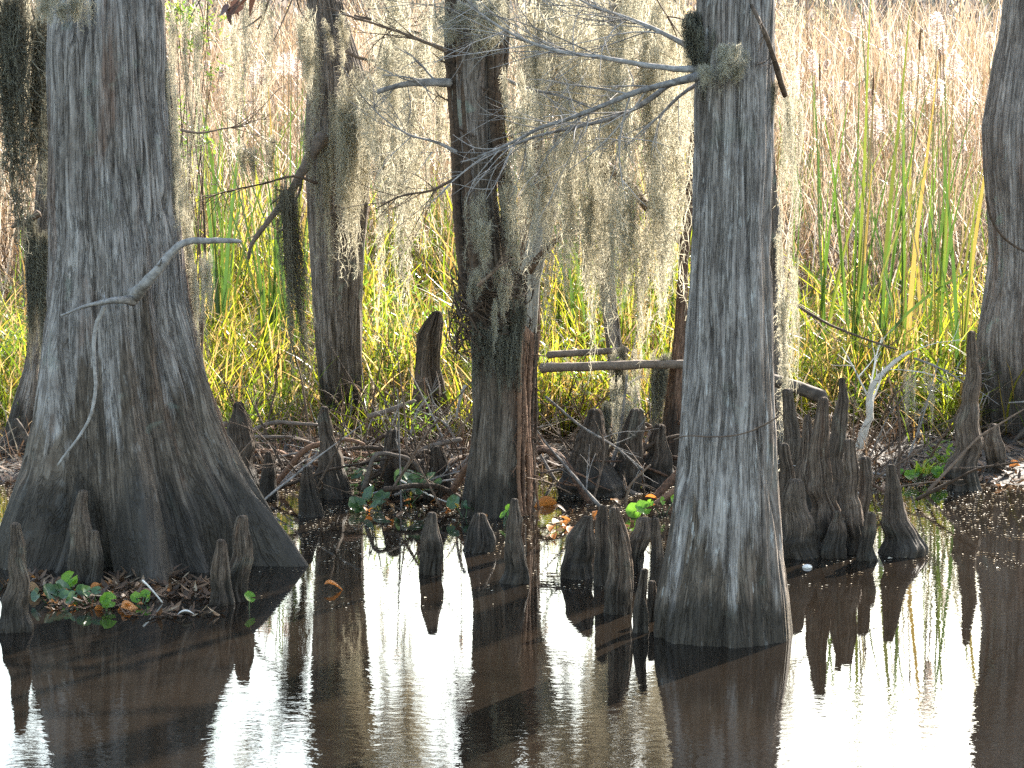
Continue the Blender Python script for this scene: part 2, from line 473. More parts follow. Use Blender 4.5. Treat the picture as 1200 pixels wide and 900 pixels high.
def smooth1(a, n):
    if n < 2: return a
    k = np.hanning(2 * n + 1); k /= k.sum()
    p = np.concatenate([np.full(n, a[0]), a, np.full(n, a[-1])])
    return np.convolve(p, k, 'valid')


def trunk_mesh(name, rows, D, mat, base, nang=96, dz=0.02, ztop=7.5, zbot=-0.35, squash=0.9, lobes=0.0, lobe_h=0.5,
               amp=0.006, fine=0.003, seed=0.0, flare=True, cap=False, leany=0.0, topr=None, lump=0.03, gs=1.0, nlobe=5):
    z, cx, r = rows_to_profile(rows, D)
    ztop_rows = z[-1]
    zs = list(np.arange(zbot, min(ztop_rows, 2.9), dz))
    if cap:
        zs = list(np.arange(zbot, ztop_rows - dz * 0.3, dz))
    else:
        zs += list(np.linspace(min(ztop_rows, 2.9), ztop, 50))
    zs = np.array(zs)
    # below the lowest row keep flaring slightly
    slope_c = (cx[-1] - cx[-2]) / (z[-1] - z[-2] + 1e-9)
    C = np.interp(zs, z, cx); R = np.interp(zs, z, r)
    up_ = zs > z[-1]
    C = np.where(up_, cx[-1] + slope_c * 0.6 * (zs - z[-1]), C)
    if not cap:
        R = np.where(up_, r[-1] * np.clip(1 - 0.6 * (zs - z[-1]) / (ztop - z[-1]), 0.2, 1), R)
    lo = zs < z[0]
    if flare:
        R = np.where(lo, r[0] * (1 + 0.5 * (z[0] - zs)), R)
    ns = max(2, int(0.05 / dz)) if not cap else max(1, int(0.018 / dz))
    C = smooth1(C, ns); R = smooth1(R, ns)
    if cap and r.max() < .16 and name == 'cypress_knee':
        wig = np.clip(R / (r.max() + 1e-9), .2, 1)
        C = C + R * .22 * perlin(zs * 8 + seed, seed, .3) * 2
        R = R * (1 + .09 * perlin(zs * 11, seed + 3, .7) * 2 + .03 * perlin(zs * 30, seed + 5, .7) * 2)
    th = np.arange(nang) * 2 * math.pi / nang
    ct, sn = np.cos(th)[None], np.sin(th)[None]
    Zm = zs[:, None]
    lob = lobes * np.exp(-np.clip(Zm, 0, None) / lobe_h)
    tw = 0.35 * perlin(Zm * 0.8 + seed, 0.5, 0.1)
    lf = 0.55 * np.cos(nlobe * (th[None] + tw) + seed) + 0.3 * np.cos((nlobe * 2 - 1) * (th[None] - tw * 0.6) + seed * 2.3) + 0.2 * np.cos((nlobe * 3 + 1) * th[None] + seed * 4.1)
    side = np.abs(ct) ** 6          # keep the measured outline at the two sides
    R2 = R[:, None] * (1 + lob * lf * (1 - 0.8 * side))
    R2 = R2 * (1 + lump * perlin(ct * 1.6 + seed, sn * 1.6 + 7, Zm * 2.2) * 2)
    x0 = R2 * ct; y0 = R2 * sn
    rref = float(np.median(R[zs > min(.9, zs[-1] * .4)]))
    xg, yg = rref * ct, rref * sn
    g1 = perlin(xg * 15 * gs + seed, yg * 15 * gs, Zm * 0.9 * gs + 0.6 * perlin(xg * 6, yg * 6, Zm * 1.5))
    g2 = perlin(xg * 34 * gs, yg * 34 * gs + seed, Zm * 1.8 * gs + 5)
    g3 = perlin(xg * 70 * gs, yg * 70 * gs + seed, Zm * 5 * gs + 9)
    d = -amp * 1.6 * np.exp(-(g1 / 0.10) ** 2) - amp * 0.8 * np.exp(-(g2 / 0.12) ** 2) + fine * g3 + amp * 0.8 * g1
    R3 = np.maximum(R2 + d, R2 * 0.35)
    Xm = C[:, None] + R3 * ct
    Ym = D + leany * Zm + squash * R3 * sn
    v = np.stack([Xm, Ym, np.broadcast_to(Zm, Xm.shape)], -1).reshape(-1, 3)
    n = len(zs)
    i = np.arange(n - 1)[:, None] * nang; j = np.arange(nang)[None]; j2 = (j + 1) % nang
    q = np.stack([i + j, i + j2, i + nang + j2, i + nang + j], -1).reshape(-1, 4)
    # rounded cap
    t = None
    last = v[-nang:].reshape(nang, 3)
    c = last.mean(0)
    vs = [v]; k0 = (n - 1) * nang; nv = len(v)
    rl = np.linalg.norm(last - c, axis=1).mean()
    qs = [q]
    for (f_, h_) in ((0.85, 0.28), (0.55, 0.5)):
        ring = c + (last - c) * f_; ring[:, 2] = last[:, 2] + rl * h_ * (1.2 if cap else 0.2)
        vs.append(ring)
        a_ = k0 + np.arange(nang); b_ = k0 + (np.arange(nang) + 1) % nang
        e_ = nv + np.arange(nang); f2 = nv + (np.arange(nang) + 1) % nang
        qs.append(np.stack([a_, b_, f2, e_], 1))
        k0 = nv; nv += nang
    tip = c + np.array([0, 0, rl * (0.7 if cap else 0.12)])
    vs.append(tip[None])
    t = np.stack([k0 + np.arange(nang), k0 + (np.arange(nang) + 1) % nang, np.full(nang, nv)], 1)
    V = np.concatenate(vs) - np.asarray(base)
    me = mesh_np(name, V, np.concatenate(qs), t, mat)
    sl = np.concatenate([[0], np.cumsum(np.hypot(np.diff(zs), np.diff(R)))]) + zs[0]
    gr = np.stack([np.broadcast_to(rref * ct, R3.shape), np.broadcast_to(rref * sn, R3.shape), np.broadcast_to(sl[:, None], R3.shape)], -1).reshape(-1, 3)
    ex = V[len(v):] + np.asarray(base)
    ge = np.stack([rref * (ex[:, 0] - c[0]) / (rl + 1e-9), rref * (ex[:, 1] - c[1]) / (rl + 1e-9), sl[-1] + ex[:, 2] - zs[-1]], 1)
    at = me.attributes.new('grain', 'FLOAT_VECTOR', 'POINT')
    at.data.foreach_set('vector', (np.concatenate([gr, ge]) + seed * 1.7).astype(np.float32).ravel())
    return me


def knee(rows, base_py, label, mat='knee', group=None, seed=None, D=None, lobes=0.16):
    seed = random.uniform(0, 90) if seed is None else seed
    if D is None:
        wb = (rows[-1][2] - rows[-1][1])
        d0 = W(600, base_py)[1]
        D = d0 + 0.5 * wb * d0 / F * 0.8
    rows = [(a, b + random.uniform(-.5, .5), c + random.uniform(-.5, .5)) for a, b, c in rows]
    z, cx, r = rows_to_profile(rows, D)
    base = (float(cx[0]), D, 0.0)
    me = trunk_mesh('cypress_knee', rows, D, M[mat], base, nang=72, dz=0.006, zbot=min(-0.1, float(z[0]) - 0.15), squash=0.85,
                    lobes=lobes, lobe_h=0.3, amp=0.008, fine=0.004, seed=seed, cap=True, lump=0.14, gs=1.7, nlobe=4)
    o = link('cypress_knee', me, base)
    return tag(o, label, 'cypress knee', group or 'cypress knees standing in the swamp')


def branch(parent, name, pts, r0, r1, mat, twigs=0, tlen=0.3, base=None, droop=0.0, spread=0.6, child='twig', seed=0, sides=8, sub=3):
    """a limb with its own twigs as sub-parts; pts are world points"""
    rnd = random.Random(seed)
    base = np.asarray(parent.location) if base is None else np.asarray(base)
    pts = np.asarray(pts, float)
    g = Geo(); tube(g, pts, r0, r1, sides=max(sides, 10), seed=seed, wob=.2, collar=0.4 if 'branch' in name else 0.0)
    b_ = link(name, g.mesh(name, mat, base), (0, 0, 0), parent)
    c = resample(pts, 40)
    for k in range(twigs):
        u = rnd.uniform(0.2, 1.0); i = int(u * 38)
        p = c[i]; d = c[i + 1] - c[i]; d /= np.linalg.norm(d) + 1e-9
        g = Geo()

        def grow(p, d, L, r, depth):
            n = 5
            q = [p]
            dd = d.copy()
            for _ in range(n):
                dd = dd + np.array([rnd.gauss(0, .16), rnd.gauss(0, .16), rnd.gauss(0, .16) - droop])
                dd /= np.linalg.norm(dd)
                q.append(q[-1] + dd * L / n)
            tube(g, q, r, r * 0.35, sides=5, n=8, wob=0.05)
            if depth > 0:
                for _ in range(sub):
                    j = rnd.randint(1, n - 1)
                    nd = dd + np.array([rnd.gauss(0, spread), rnd.gauss(0, spread), rnd.gauss(0, spread)])
                    nd /= np.linalg.norm(nd)
                    grow(q[j], nd, L * rnd.uniform(.35, .65), r * .6, depth - 1)
        nd = d + np.array([rnd.gauss(0, spread), rnd.gauss(0, spread), rnd.gauss(0, spread)])
        nd /= np.linalg.norm(nd)
        grow(p, nd, tlen * rnd.uniform(.6, 1.3), max(r0 * (1 - u) * .5, 0.0024), 1)
        link(child, g.mesh(child, mat, base), (0, 0, 0), b_)
    return b_


def crown(parent, cx, cy, z0, z1, rad, n, mat):
    """sparse winter crown: small sprays along forking limbs, all above the picture"""
    base = np.asarray(parent.location)
    g = Geo()
    for k in range(14):
        a = random.uniform(0, 6.28); zz = random.uniform(z0, z1 - 0.6); L = rad * random.uniform(.5, 1)
        p0 = np.array([cx, cy, zz]); p1 = p0 + np.array([math.cos(a) * L * .5, math.sin(a) * L * .5, 0.25]); p2 = p0 + np.array([math.cos(a) * L, math.sin(a) * L, 0.2])
        tube(g, [p0, p1, p2], 0.03, 0.008, sides=5, n=10)
    link('limbs', g.mesh('limbs', M['twig'], base), (0, 0, 0), parent)
    N_ = n
    ang = RNG.uniform(0, 6.28, N_); rr = rad * RNG.uniform(0.05, 1, N_) ** 0.6; zz = RNG.uniform(z0, z1, N_)
    p = np.stack([cx + np.cos(ang) * rr, cy + np.sin(ang) * rr, zz], 1)
    keep = perlin(p[:, 0] * 1.6, p[:, 1] * 1.6, p[:, 2] * 1.6) > -0.02
    p = p[keep]; K = len(p)
    g = Geo()
    ribbons(g, p, RNG.uniform(.06, .16, K), RNG.uniform(0, 6.28, K), RNG.uniform(.3, 1.2, K), RNG.uniform(0, .5, K), RNG.uniform(.015, .04, K), segs=2)
    link('crown', g.mesh('crown', M['needles'], base), (0, 0, 0), parent)


def tree(rows, D, mat, label, group=None, name='cypress_tree', has_crown=True, **kw):
    z, cx, r = rows_to_profile(rows, D)
    base = (float(cx[0]), D, max(0.0, float(ground_z(cx[0], D))))
    t = empty(name, base, label, 'tree', group)
    me = trunk_mesh('trunk', rows, D, M[mat], base, **kw)
    link('trunk', me, (0, 0, 0), t)
    if has_crown:
        zt = kw.get('ztop', 7.5)
        slope = (cx[-1] - cx[-2]) / (z[-1] - z[-2] + 1e-9)
        ccx = cx[-1] + slope * .6 * (zt - 1.2 - z[-1])
        crown(t, ccx, D + kw.get('leany', 0) * zt, 4.3, zt + 0.5, 1.3, 2600, M['needles'])
    return t


T = {}
D1 = W(600, 652)[1]
T['big'] = tree([(0, 55, 195), (100, 55, 200), (200, 54, 207), (280, 54, 217), (350, 52, 222), (420, 48, 238), (480, 44, 256), (540, 36, 281), (600, 20, 314), (635, 10, 332), (655, 4, 343)],
                D1, 'bark_big', 'massive silver grey cypress with a wide flaring fluted base', 'cypress trees standing in the water',
                nang=420, dz=0.008, squash=0.72, lobes=0.48, lobe_h=0.7, amp=0.014, fine=0.004, seed=2.0, ztop=9, nlobe=6)
D4 = W(600, 743)[1]
T['front'] = tree([(0, 815, 910), (100, 814, 906), (200, 812, 905), (300, 808, 903), (400, 804, 906), (470, 800, 908), (540, 795, 912), (600, 788, 917), (650, 780, 920), (700, 771, 925), (745, 765, 929)],
                  D4, 'bark_front', 'straight silver grey cypress closest to the camera, standing alone in open water', 'cypress trees standing in the water',
                  nang=400, dz=0.007, squash=0.95, lobes=0.09, lobe_h=0.3, amp=0.009, fine=0.003, seed=5.0, ztop=8, nlobe=7)
D3 = W(600, 602)[1]
T['mid'] = tree([(0, 528, 590), (60, 526, 588), (100, 524, 586), (160, 530, 586), (220, 536, 583), (300, 536, 592), (345, 540, 603), (385, 552, 615), (430, 552, 615), (480, 553, 615), (540, 548, 614), (580, 543, 613), (607, 538, 613)],
                D3, 'bark_mid', 'brown cypress wrapped in a collar of dark roots and moss', 'cypress trees standing in the water',
                nang=200, dz=0.01, squash=0.95, lobes=0.05, lobe_h=0.3, amp=0.006, fine=0.003, seed=8.0, ztop=8)
D2 = 15.6
T['slim'] = tree([(0, 360, 400), (60, 361, 418), (100, 360, 432), (150, 358, 436), (200, 358, 434), (300, 363, 428), (360, 366, 424), (420, 371, 424), (470, 376, 429), (500, 378, 436), (520, 376, 442)],
                 D2, 'bark_back', 'slim grey cypress on the bank half covered in moss', 'cypress trees on the bank',
                 nang=150, dz=0.012, lobes=0.05, amp=0.006, fine=0.003, seed=12.0, ztop=7.5)
D5 = W(600, 524)[1] + 0.25
T['right'] = tree([(0, 1176, 1262), (50, 1170, 1264), (100, 1160, 1268), (150, 1150, 1270), (200, 1152, 1272), (260, 1156, 1274), (300, 1158, 1274), (350, 1153, 1276), (400, 1145, 1280), (450, 1145, 1286), (500, 1147, 1294), (525, 1144, 1300)],
                  D5, 'bark_right', 'mottled brown cypress with a swollen trunk beside the tall knee', 'cypress trees on the bank',
                  nang=220, dz=0.01, lobes=0.08, amp=0.007, fine=0.004, seed=15.0, ztop=8)
D6 = 14.9
T['lean'] = tree([(0, 52, 72), (150, 48, 68), (300, 36, 56), (400, 33, 52), (430, 28, 48), (500, 6, 44), (550, -12, 40), (575, -18, 44)],
                 D6, 'bark_back', 'dark leaning tree with shaggy moss behind the massive cypress', 'cypress trees on the bank',
                 nang=100, dz=0.015, lobes=0.05, amp=0.006, seed=19.0, ztop=6)
D7 = 15.2
T['pale'] = tree([(0, 702, 732), (60, 684, 712), (130, 656, 688), (240, 627, 655), (330, 607, 633), (420, 600, 628), (500, 596, 630), (540, 592, 634)],
                 D7, 'bark_pale', 'pale smooth leaning tree behind the root-collared cypress', 'slender trees in the moss',
                 name='slender_tree', nang=80, dz=0.02, amp=0.002, fine=0.002, seed=21.0, ztop=6)
T['rust'] = tree([(0, 620, 648), (80, 613, 641), (200, 610, 636), (300, 608, 634), (400, 606, 634), (520, 600, 640)],
                 16.4, 'bark_rust', 'red brown trunk showing through moss behind the pale leaning tree', 'slender trees in the moss',
                 name='slender_tree', nang=80, dz=0.02, amp=0.004, seed=23.0, ztop=6)
T['moss'] = tree([(0, 725, 758), (60, 714, 746), (150, 694, 722), (250, 697, 717), (350, 704, 722), (450, 714, 736), (520, 716, 748)],
                 15.5, 'bark_back', 'dark crooked trunk hidden behind the thickest moss curtain', 'slender trees in the moss',
                 name='slender_tree', nang=80, dz=0.02, amp=0.005, seed=25.0, ztop=6)
T['thin'] = tree([(0, 880, 896), (310, 902, 919), (400, 905, 922), (490, 906, 926), (560, 904, 932)],
                 14.2, 'bark_back', 'thin dark trunk close behind the lone silver cypress', 'slender trees in the moss',
                 name='slender_tree', nang=80, dz=0.02, amp=0.004, seed=27.0, ztop=5.5)
T['thin2'] = tree([(0, 822, 838), (300, 796, 808), (400, 788, 806), (480, 778, 802), (560, 766, 804)],
                  14.4, 'bark_rust', 'dark reddish trunk the fallen log rests against', 'slender trees in the moss',
                  name='slender_tree', nang=80, dz=0.02, amp=0.005, seed=29.0, ztop=5.5)
# broken stump
rows = [(366, 506, 518), (378, 497, 520), (392, 488, 519), (430, 484, 517), (480, 481, 530), (525, 474, 540)]
z, cx, r = rows_to_profile(rows, 15.4)
base = (float(cx[0]), 15.4, 0.05)
tag(link('tree_stump', trunk_mesh('tree_stump', rows, 15.4, M['knee_dark'], base, nang=100, dz=0.012, lobes=0.35, cap=True, amp=0.016, seed=33.0, lump=0.22), base),
    'broken dark leaning stump between the slim and root-collared cypresses', 'stump')


def pts_px(lst, D):
    return [P(a, b_, D + (c[0] if c else 0)) for a, b_, *c in lst]


# branches of the massive cypress
br = T['big']
Df = D1 - 0.36
branch(br, 'dead_branch', pts_px([(158, 346, .12), (172, 332), (190, 310), (206, 290), (222, 280), (240, 283), (262, 281), (282, 283)], Df - .06), 0.024, 0.008, M['twig'], 2, 0.1, seed=3)
branch(br, 'dead_branch', pts_px([(156, 352, .12), (140, 351), (118, 354), (95, 360), (72, 370)], Df - .06), 0.017, 0.004, M['twig'], 2, 0.08, seed=4)
branch(br, 'climbing_vine', pts_px([(122, 360), (110, 385), (110, 420), (113, 455), (108, 485), (95, 510), (78, 530), (68, 545)], Df - .02), 0.009, 0.005, M['twig'], seed=5)
# branches of the front cypress
br = T['front']
branch(br, 'branch', pts_px([(822, 88), (790, 96), (750, 106), (720, 118), (690, 130), (660, 142), (630, 150), (600, 168), (560, 184)], D4 - .12), 0.012, 0.004, M['twig'], 13, 0.34, seed=6, spread=0.6)
branch(br, 'branch', pts_px([(785, 98), (752, 124), (720, 138), (690, 146), (660, 152), (625, 160), (580, 180), (540, 190)], D4 - .02), 0.009, 0.003, M['twig'], 10, 0.32, seed=7, spread=0.6)
branch(br, 'branch', pts_px([(820, 82), (785, 80), (740, 74), (700, 66), (660, 62), (620, 50), (585, 32), (552, 8), (540, -10)], D4 - .05), 0.011, 0.003, M['twig'], 18, 0.4, seed=8, spread=0.45)
branch(br, 'branch', pts_px([(818, 60), (780, 40), (740, 22), (700, 10), (660, -10)], D4 + .1), 0.009, 0.003, M['twig'], 16, 0.4, seed=9, spread=0.5)
branch(br, 'branch', pts_px([(815, 100), (795, 112), (770, 140), (755, 150), (730, 175)], D4 + .1), 0.006, 0.002, M['twig'], 6, 0.2, seed=10, spread=0.5)
branch(br, 'broken_stub', pts_px([(880, 5, -.12), (895, 35, -.2), (908, 70, -.12), (914, 95, -.05), (920, 112, 0)], D4), 0.006, 0.012, M['twig_brown'], 5, 0.08, seed=11)
branch(br, 'clinging_vine', pts_px([(912, 488), (890, 502), (868, 510), (845, 512), (820, 512), (800, 508), (790, 515)], D4 - .2), 0.0035, 0.002, M['twig_brown'], seed=12)
# branches and roots of the middle cypress
br = T['mid']
branch(br, 'dead_branch', pts_px([(528, 97), (500, 96), (475, 98), (455, 103), (443, 108)], D3 - .1), 0.017, 0.010, M['twig'], 5, 0.2, seed=13)
branch(br, 'branch', pts_px([(530, 62), (500, 50), (470, 38), (440, 28), (400, 16)], D3 - .05), 0.009, 0.004, M['twig_brown'], 9, 0.35, seed=14)
branch(br, 'branch', pts_px([(535, 178), (510, 165), (480, 160), (450, 140), (430, 120)], D3 - .1), 0.006, 0.003, M['twig'], 8, 0.3, seed=15)
branch(br, 'dead_branch', pts_px([(560, 335), (575, 322), (590, 306), (603, 303)], D3 - .25), 0.008, 0.003, M['twig_brown'], 3, 0.15, seed=16)
branch(br, 'limb', pts_px([(585, -40), (660, -70), (760, -90), (850, -95)], D3 + .6), 0.03, 0.015, M['twig_brown'], 16, 0.5, seed=17, droop=0.05)
branch(br, 'limb', pts_px([(530, -30), (470, -60), (400, -70), (330, -60)], D3 + .5), 0.03, 0.012, M['twig_brown'], 14, 0.5, seed=18, droop=0.05)
for k in range(9):
    x0 = 608 + k * 2.6
    branch(br, 'aerial_root', pts_px([(x0 - 14, 340 + 10 * k), (x0 + 3, 385), (x0 + random.uniform(-3, 3), 440), (x0 + random.uniform(-3, 3), 500), (x0 + random.uniform(-4, 4), 560), (x0 + random.uniform(-2, 6), 605)],
           D3 - .1 + .03 * k), random.uniform(.006, .014), random.uniform(.005, .011), M[random.choice(['root', 'root_dark', 'root'])], 6, 0.08, seed=40 + k, spread=.8)
for k in range(9):
    lf_ = k < 5
    x0 = (524 + k * 4.5) if lf_ else (578 + (k - 5) * 4)
    dd = -.04 - .012 * k if lf_ else -.10 + .02 * (k - 5)
    branch(br, 'aerial_root', pts_px([(x0 + random.uniform(-4, 4), -30), (x0 + random.uniform(-4, 4), 60), (x0 + random.uniform(-3, 3) + (6 if lf_ else 0), 150), (x0 + random.uniform(-3, 3) + 10, 240), (x0 + 14, 300), (x0 + random.uniform(10, 26), 350)], D3 + dd),
           0.016, 0.012, M['root_dark'], 5, 0.1, seed=80 + k, spread=.9)
g = Geo()
for k in range(300):     # collar of matted roots and old needles
    a = random.uniform(0, 6.28); c0 = P(574 + random.uniform(-9, 9), random.uniform(312, 395), D3)
    R_ = random.uniform(.12, .185)
    p = []
    for s_ in range(5):
        aa = a + s_ * random.uniform(-.1, .5)
        p.append(c0 + np.array([math.cos(aa) * R_, math.sin(aa) * R_, -s_ * random.uniform(.0, .05)]))
    tube(g, p, random.uniform(.0015, .005), .0015, sides=5, n=8)
link('root_collar', g.mesh('root_collar', M['root_dark'], br.location), (0, 0, 0), br)
# slim cypress
br = T['slim']
branch(br, 'dead_branch', pts_px([(380, 160), (365, 180), (352, 205), (338, 230), (320, 252), (304, 272), (292, 290), (291, 303)], D2 - .2), 0.03, 0.009, M['log'], 6, 0.25, seed=50)
branch(br, 'dead_branch', pts_px([(415, 20), (440, 24), (470, 32), (500, 42), (530, 58)], D2 - .3), 0.011, 0.006, M['twig_brown'], 8, 0.35, seed=51)
branch(br, 'limb', pts_px([(380, -30), (330, -60), (260, -70), (180, -60)], D2 - .2), 0.03, 0.012, M['twig_brown'], 12, 0.5, seed=52, droop=0.04)
branch(br, 'limb', pts_px([(395, -30), (450, -55), (520, -60), (600, -50)], D2 + .4), 0.03, 0.012, M['twig_brown'], 12, 0.5, seed=53, droop=0.05)
branch(br, 'branch', pts_px([(405, 60), (425, 70), (455, 72), (490, 88), (515, 110)], D2 - .4), 0.007, 0.003, M['twig_brown'], 14, 0.35, seed=70, spread=.7)
branch(br, 'branch', pts_px([(372, 215), (345, 205), (310, 215), (275, 222), (240, 232)], D2 - .3), 0.007, 0.003, M['twig_brown'], 12, 0.35, seed=71, spread=.7)
branch(T['mid'], 'branch', pts_px([(585, 90), (620, 105), (660, 112), (700, 130)], D3 - .1), 0.007, 0.003, M['twig'], 12, 0.35, seed=72, spread=.7)
branch(T['mid'], 'branch', pts_px([(532, 210), (505, 225), (470, 228), (440, 245)], D3 - .1), 0.006, 0.003, M['twig_brown'], 12, 0.3, seed=73, spread=.7)
branch(T['big'], 'branch', pts_px([(212, 152), (235, 158), (262, 150), (290, 148)], D1 - .1), 0.005, 0.002, M['twig_brown'], 6, 0.2, seed=74, spread=.6)
# crooked tree limbs
br = T['moss']
branch(br, 'limb', pts_px([(705, 190), (735, 215), (765, 250), (800, 285)], 15.4), 0.03, 0.02, M['twig_brown'], 6, 0.3, seed=54)
branch(br, 'limb', pts_px([(700, 265), (670, 270), (640, 290)], 15.3), 0.02, 0.012, M['twig_brown'], 4, 0.2, seed=55)
branch(br, 'limb', pts_px([(735, -20), (690, -60), (640, -80), (580, -80)], 15.3), 0.03, 0.015, M['twig_brown'], 10, 0.4, seed=56, droop=.05)
branch(br, 'limb', pts_px([(740, -20), (780, -50), (830, -60), (890, -60)], 15.1), 0.03, 0.015, M['twig_brown'], 10, 0.4, seed=57, droop=.05)
br = T['pale']
branch(br, 'dead_branch', pts_px([(618, 318), (632, 300), (648, 285)], 15.1), 0.018, 0.012, M['twig_brown'], 2, 0.1, seed=58)
br = T['lean']
branch(br, 'dead_branch', pts_px([(55, 140), (30, 132), (5, 118)], 14.6), 0.022, 0.013, M['twig_brown'], 4, 0.2, seed=59)
branch(br, 'dead_branch', pts_px([(55, 165), (28, 156), (-10, 150)], 14.6), 0.02, 0.011, M['twig_brown'], 4, 0.2, seed=60)
branch(br, 'dead_branch', pts_px([(46, 250), (34, 260), (14, 266)], 14.6), 0.014, 0.009, M['twig_brown'], 3, 0.2, seed=61)
branch(br, 'limb', pts_px([(60, -20), (20, -45), (-30, -50)], 14.5), 0.02, 0.01, M['twig_brown'], 6, 0.3, seed=62)
branch(br, 'root', pts_px([(18, 492), (32, 512), (38, 540)], 14.3), 0.012, 0.02, M['log'], 0, seed=63)
br = T['thin']
branch(br, 'dead_branch', pts_px([(915, 345), (940, 362), (970, 380), (1010, 396), (1052, 410)], 14.0), 0.008, 0.004, M['twig_brown'], 5, 0.2, seed=64)
br = T['right']
branch(br, 'climbing_vine', pts_px([(1156, 230), (1160, 255), (1172, 275), (1190, 290), (1210, 298)], D5 - .32), 0.008, 0.007, M['twig_brown'], 0, seed=65)
branch(br, 'dead_branch', pts_px([(1215, 470), (1195, 471), (1182, 472)], D5 - .5), 0.005, 0.003, M['twig'], 0, seed=66)
branch(br, 'root', pts_px([(1205, 500), (1190, 515), (1178, 530)], D5 - .4), 0.014, 0.01, M['log'], 0, seed=67)

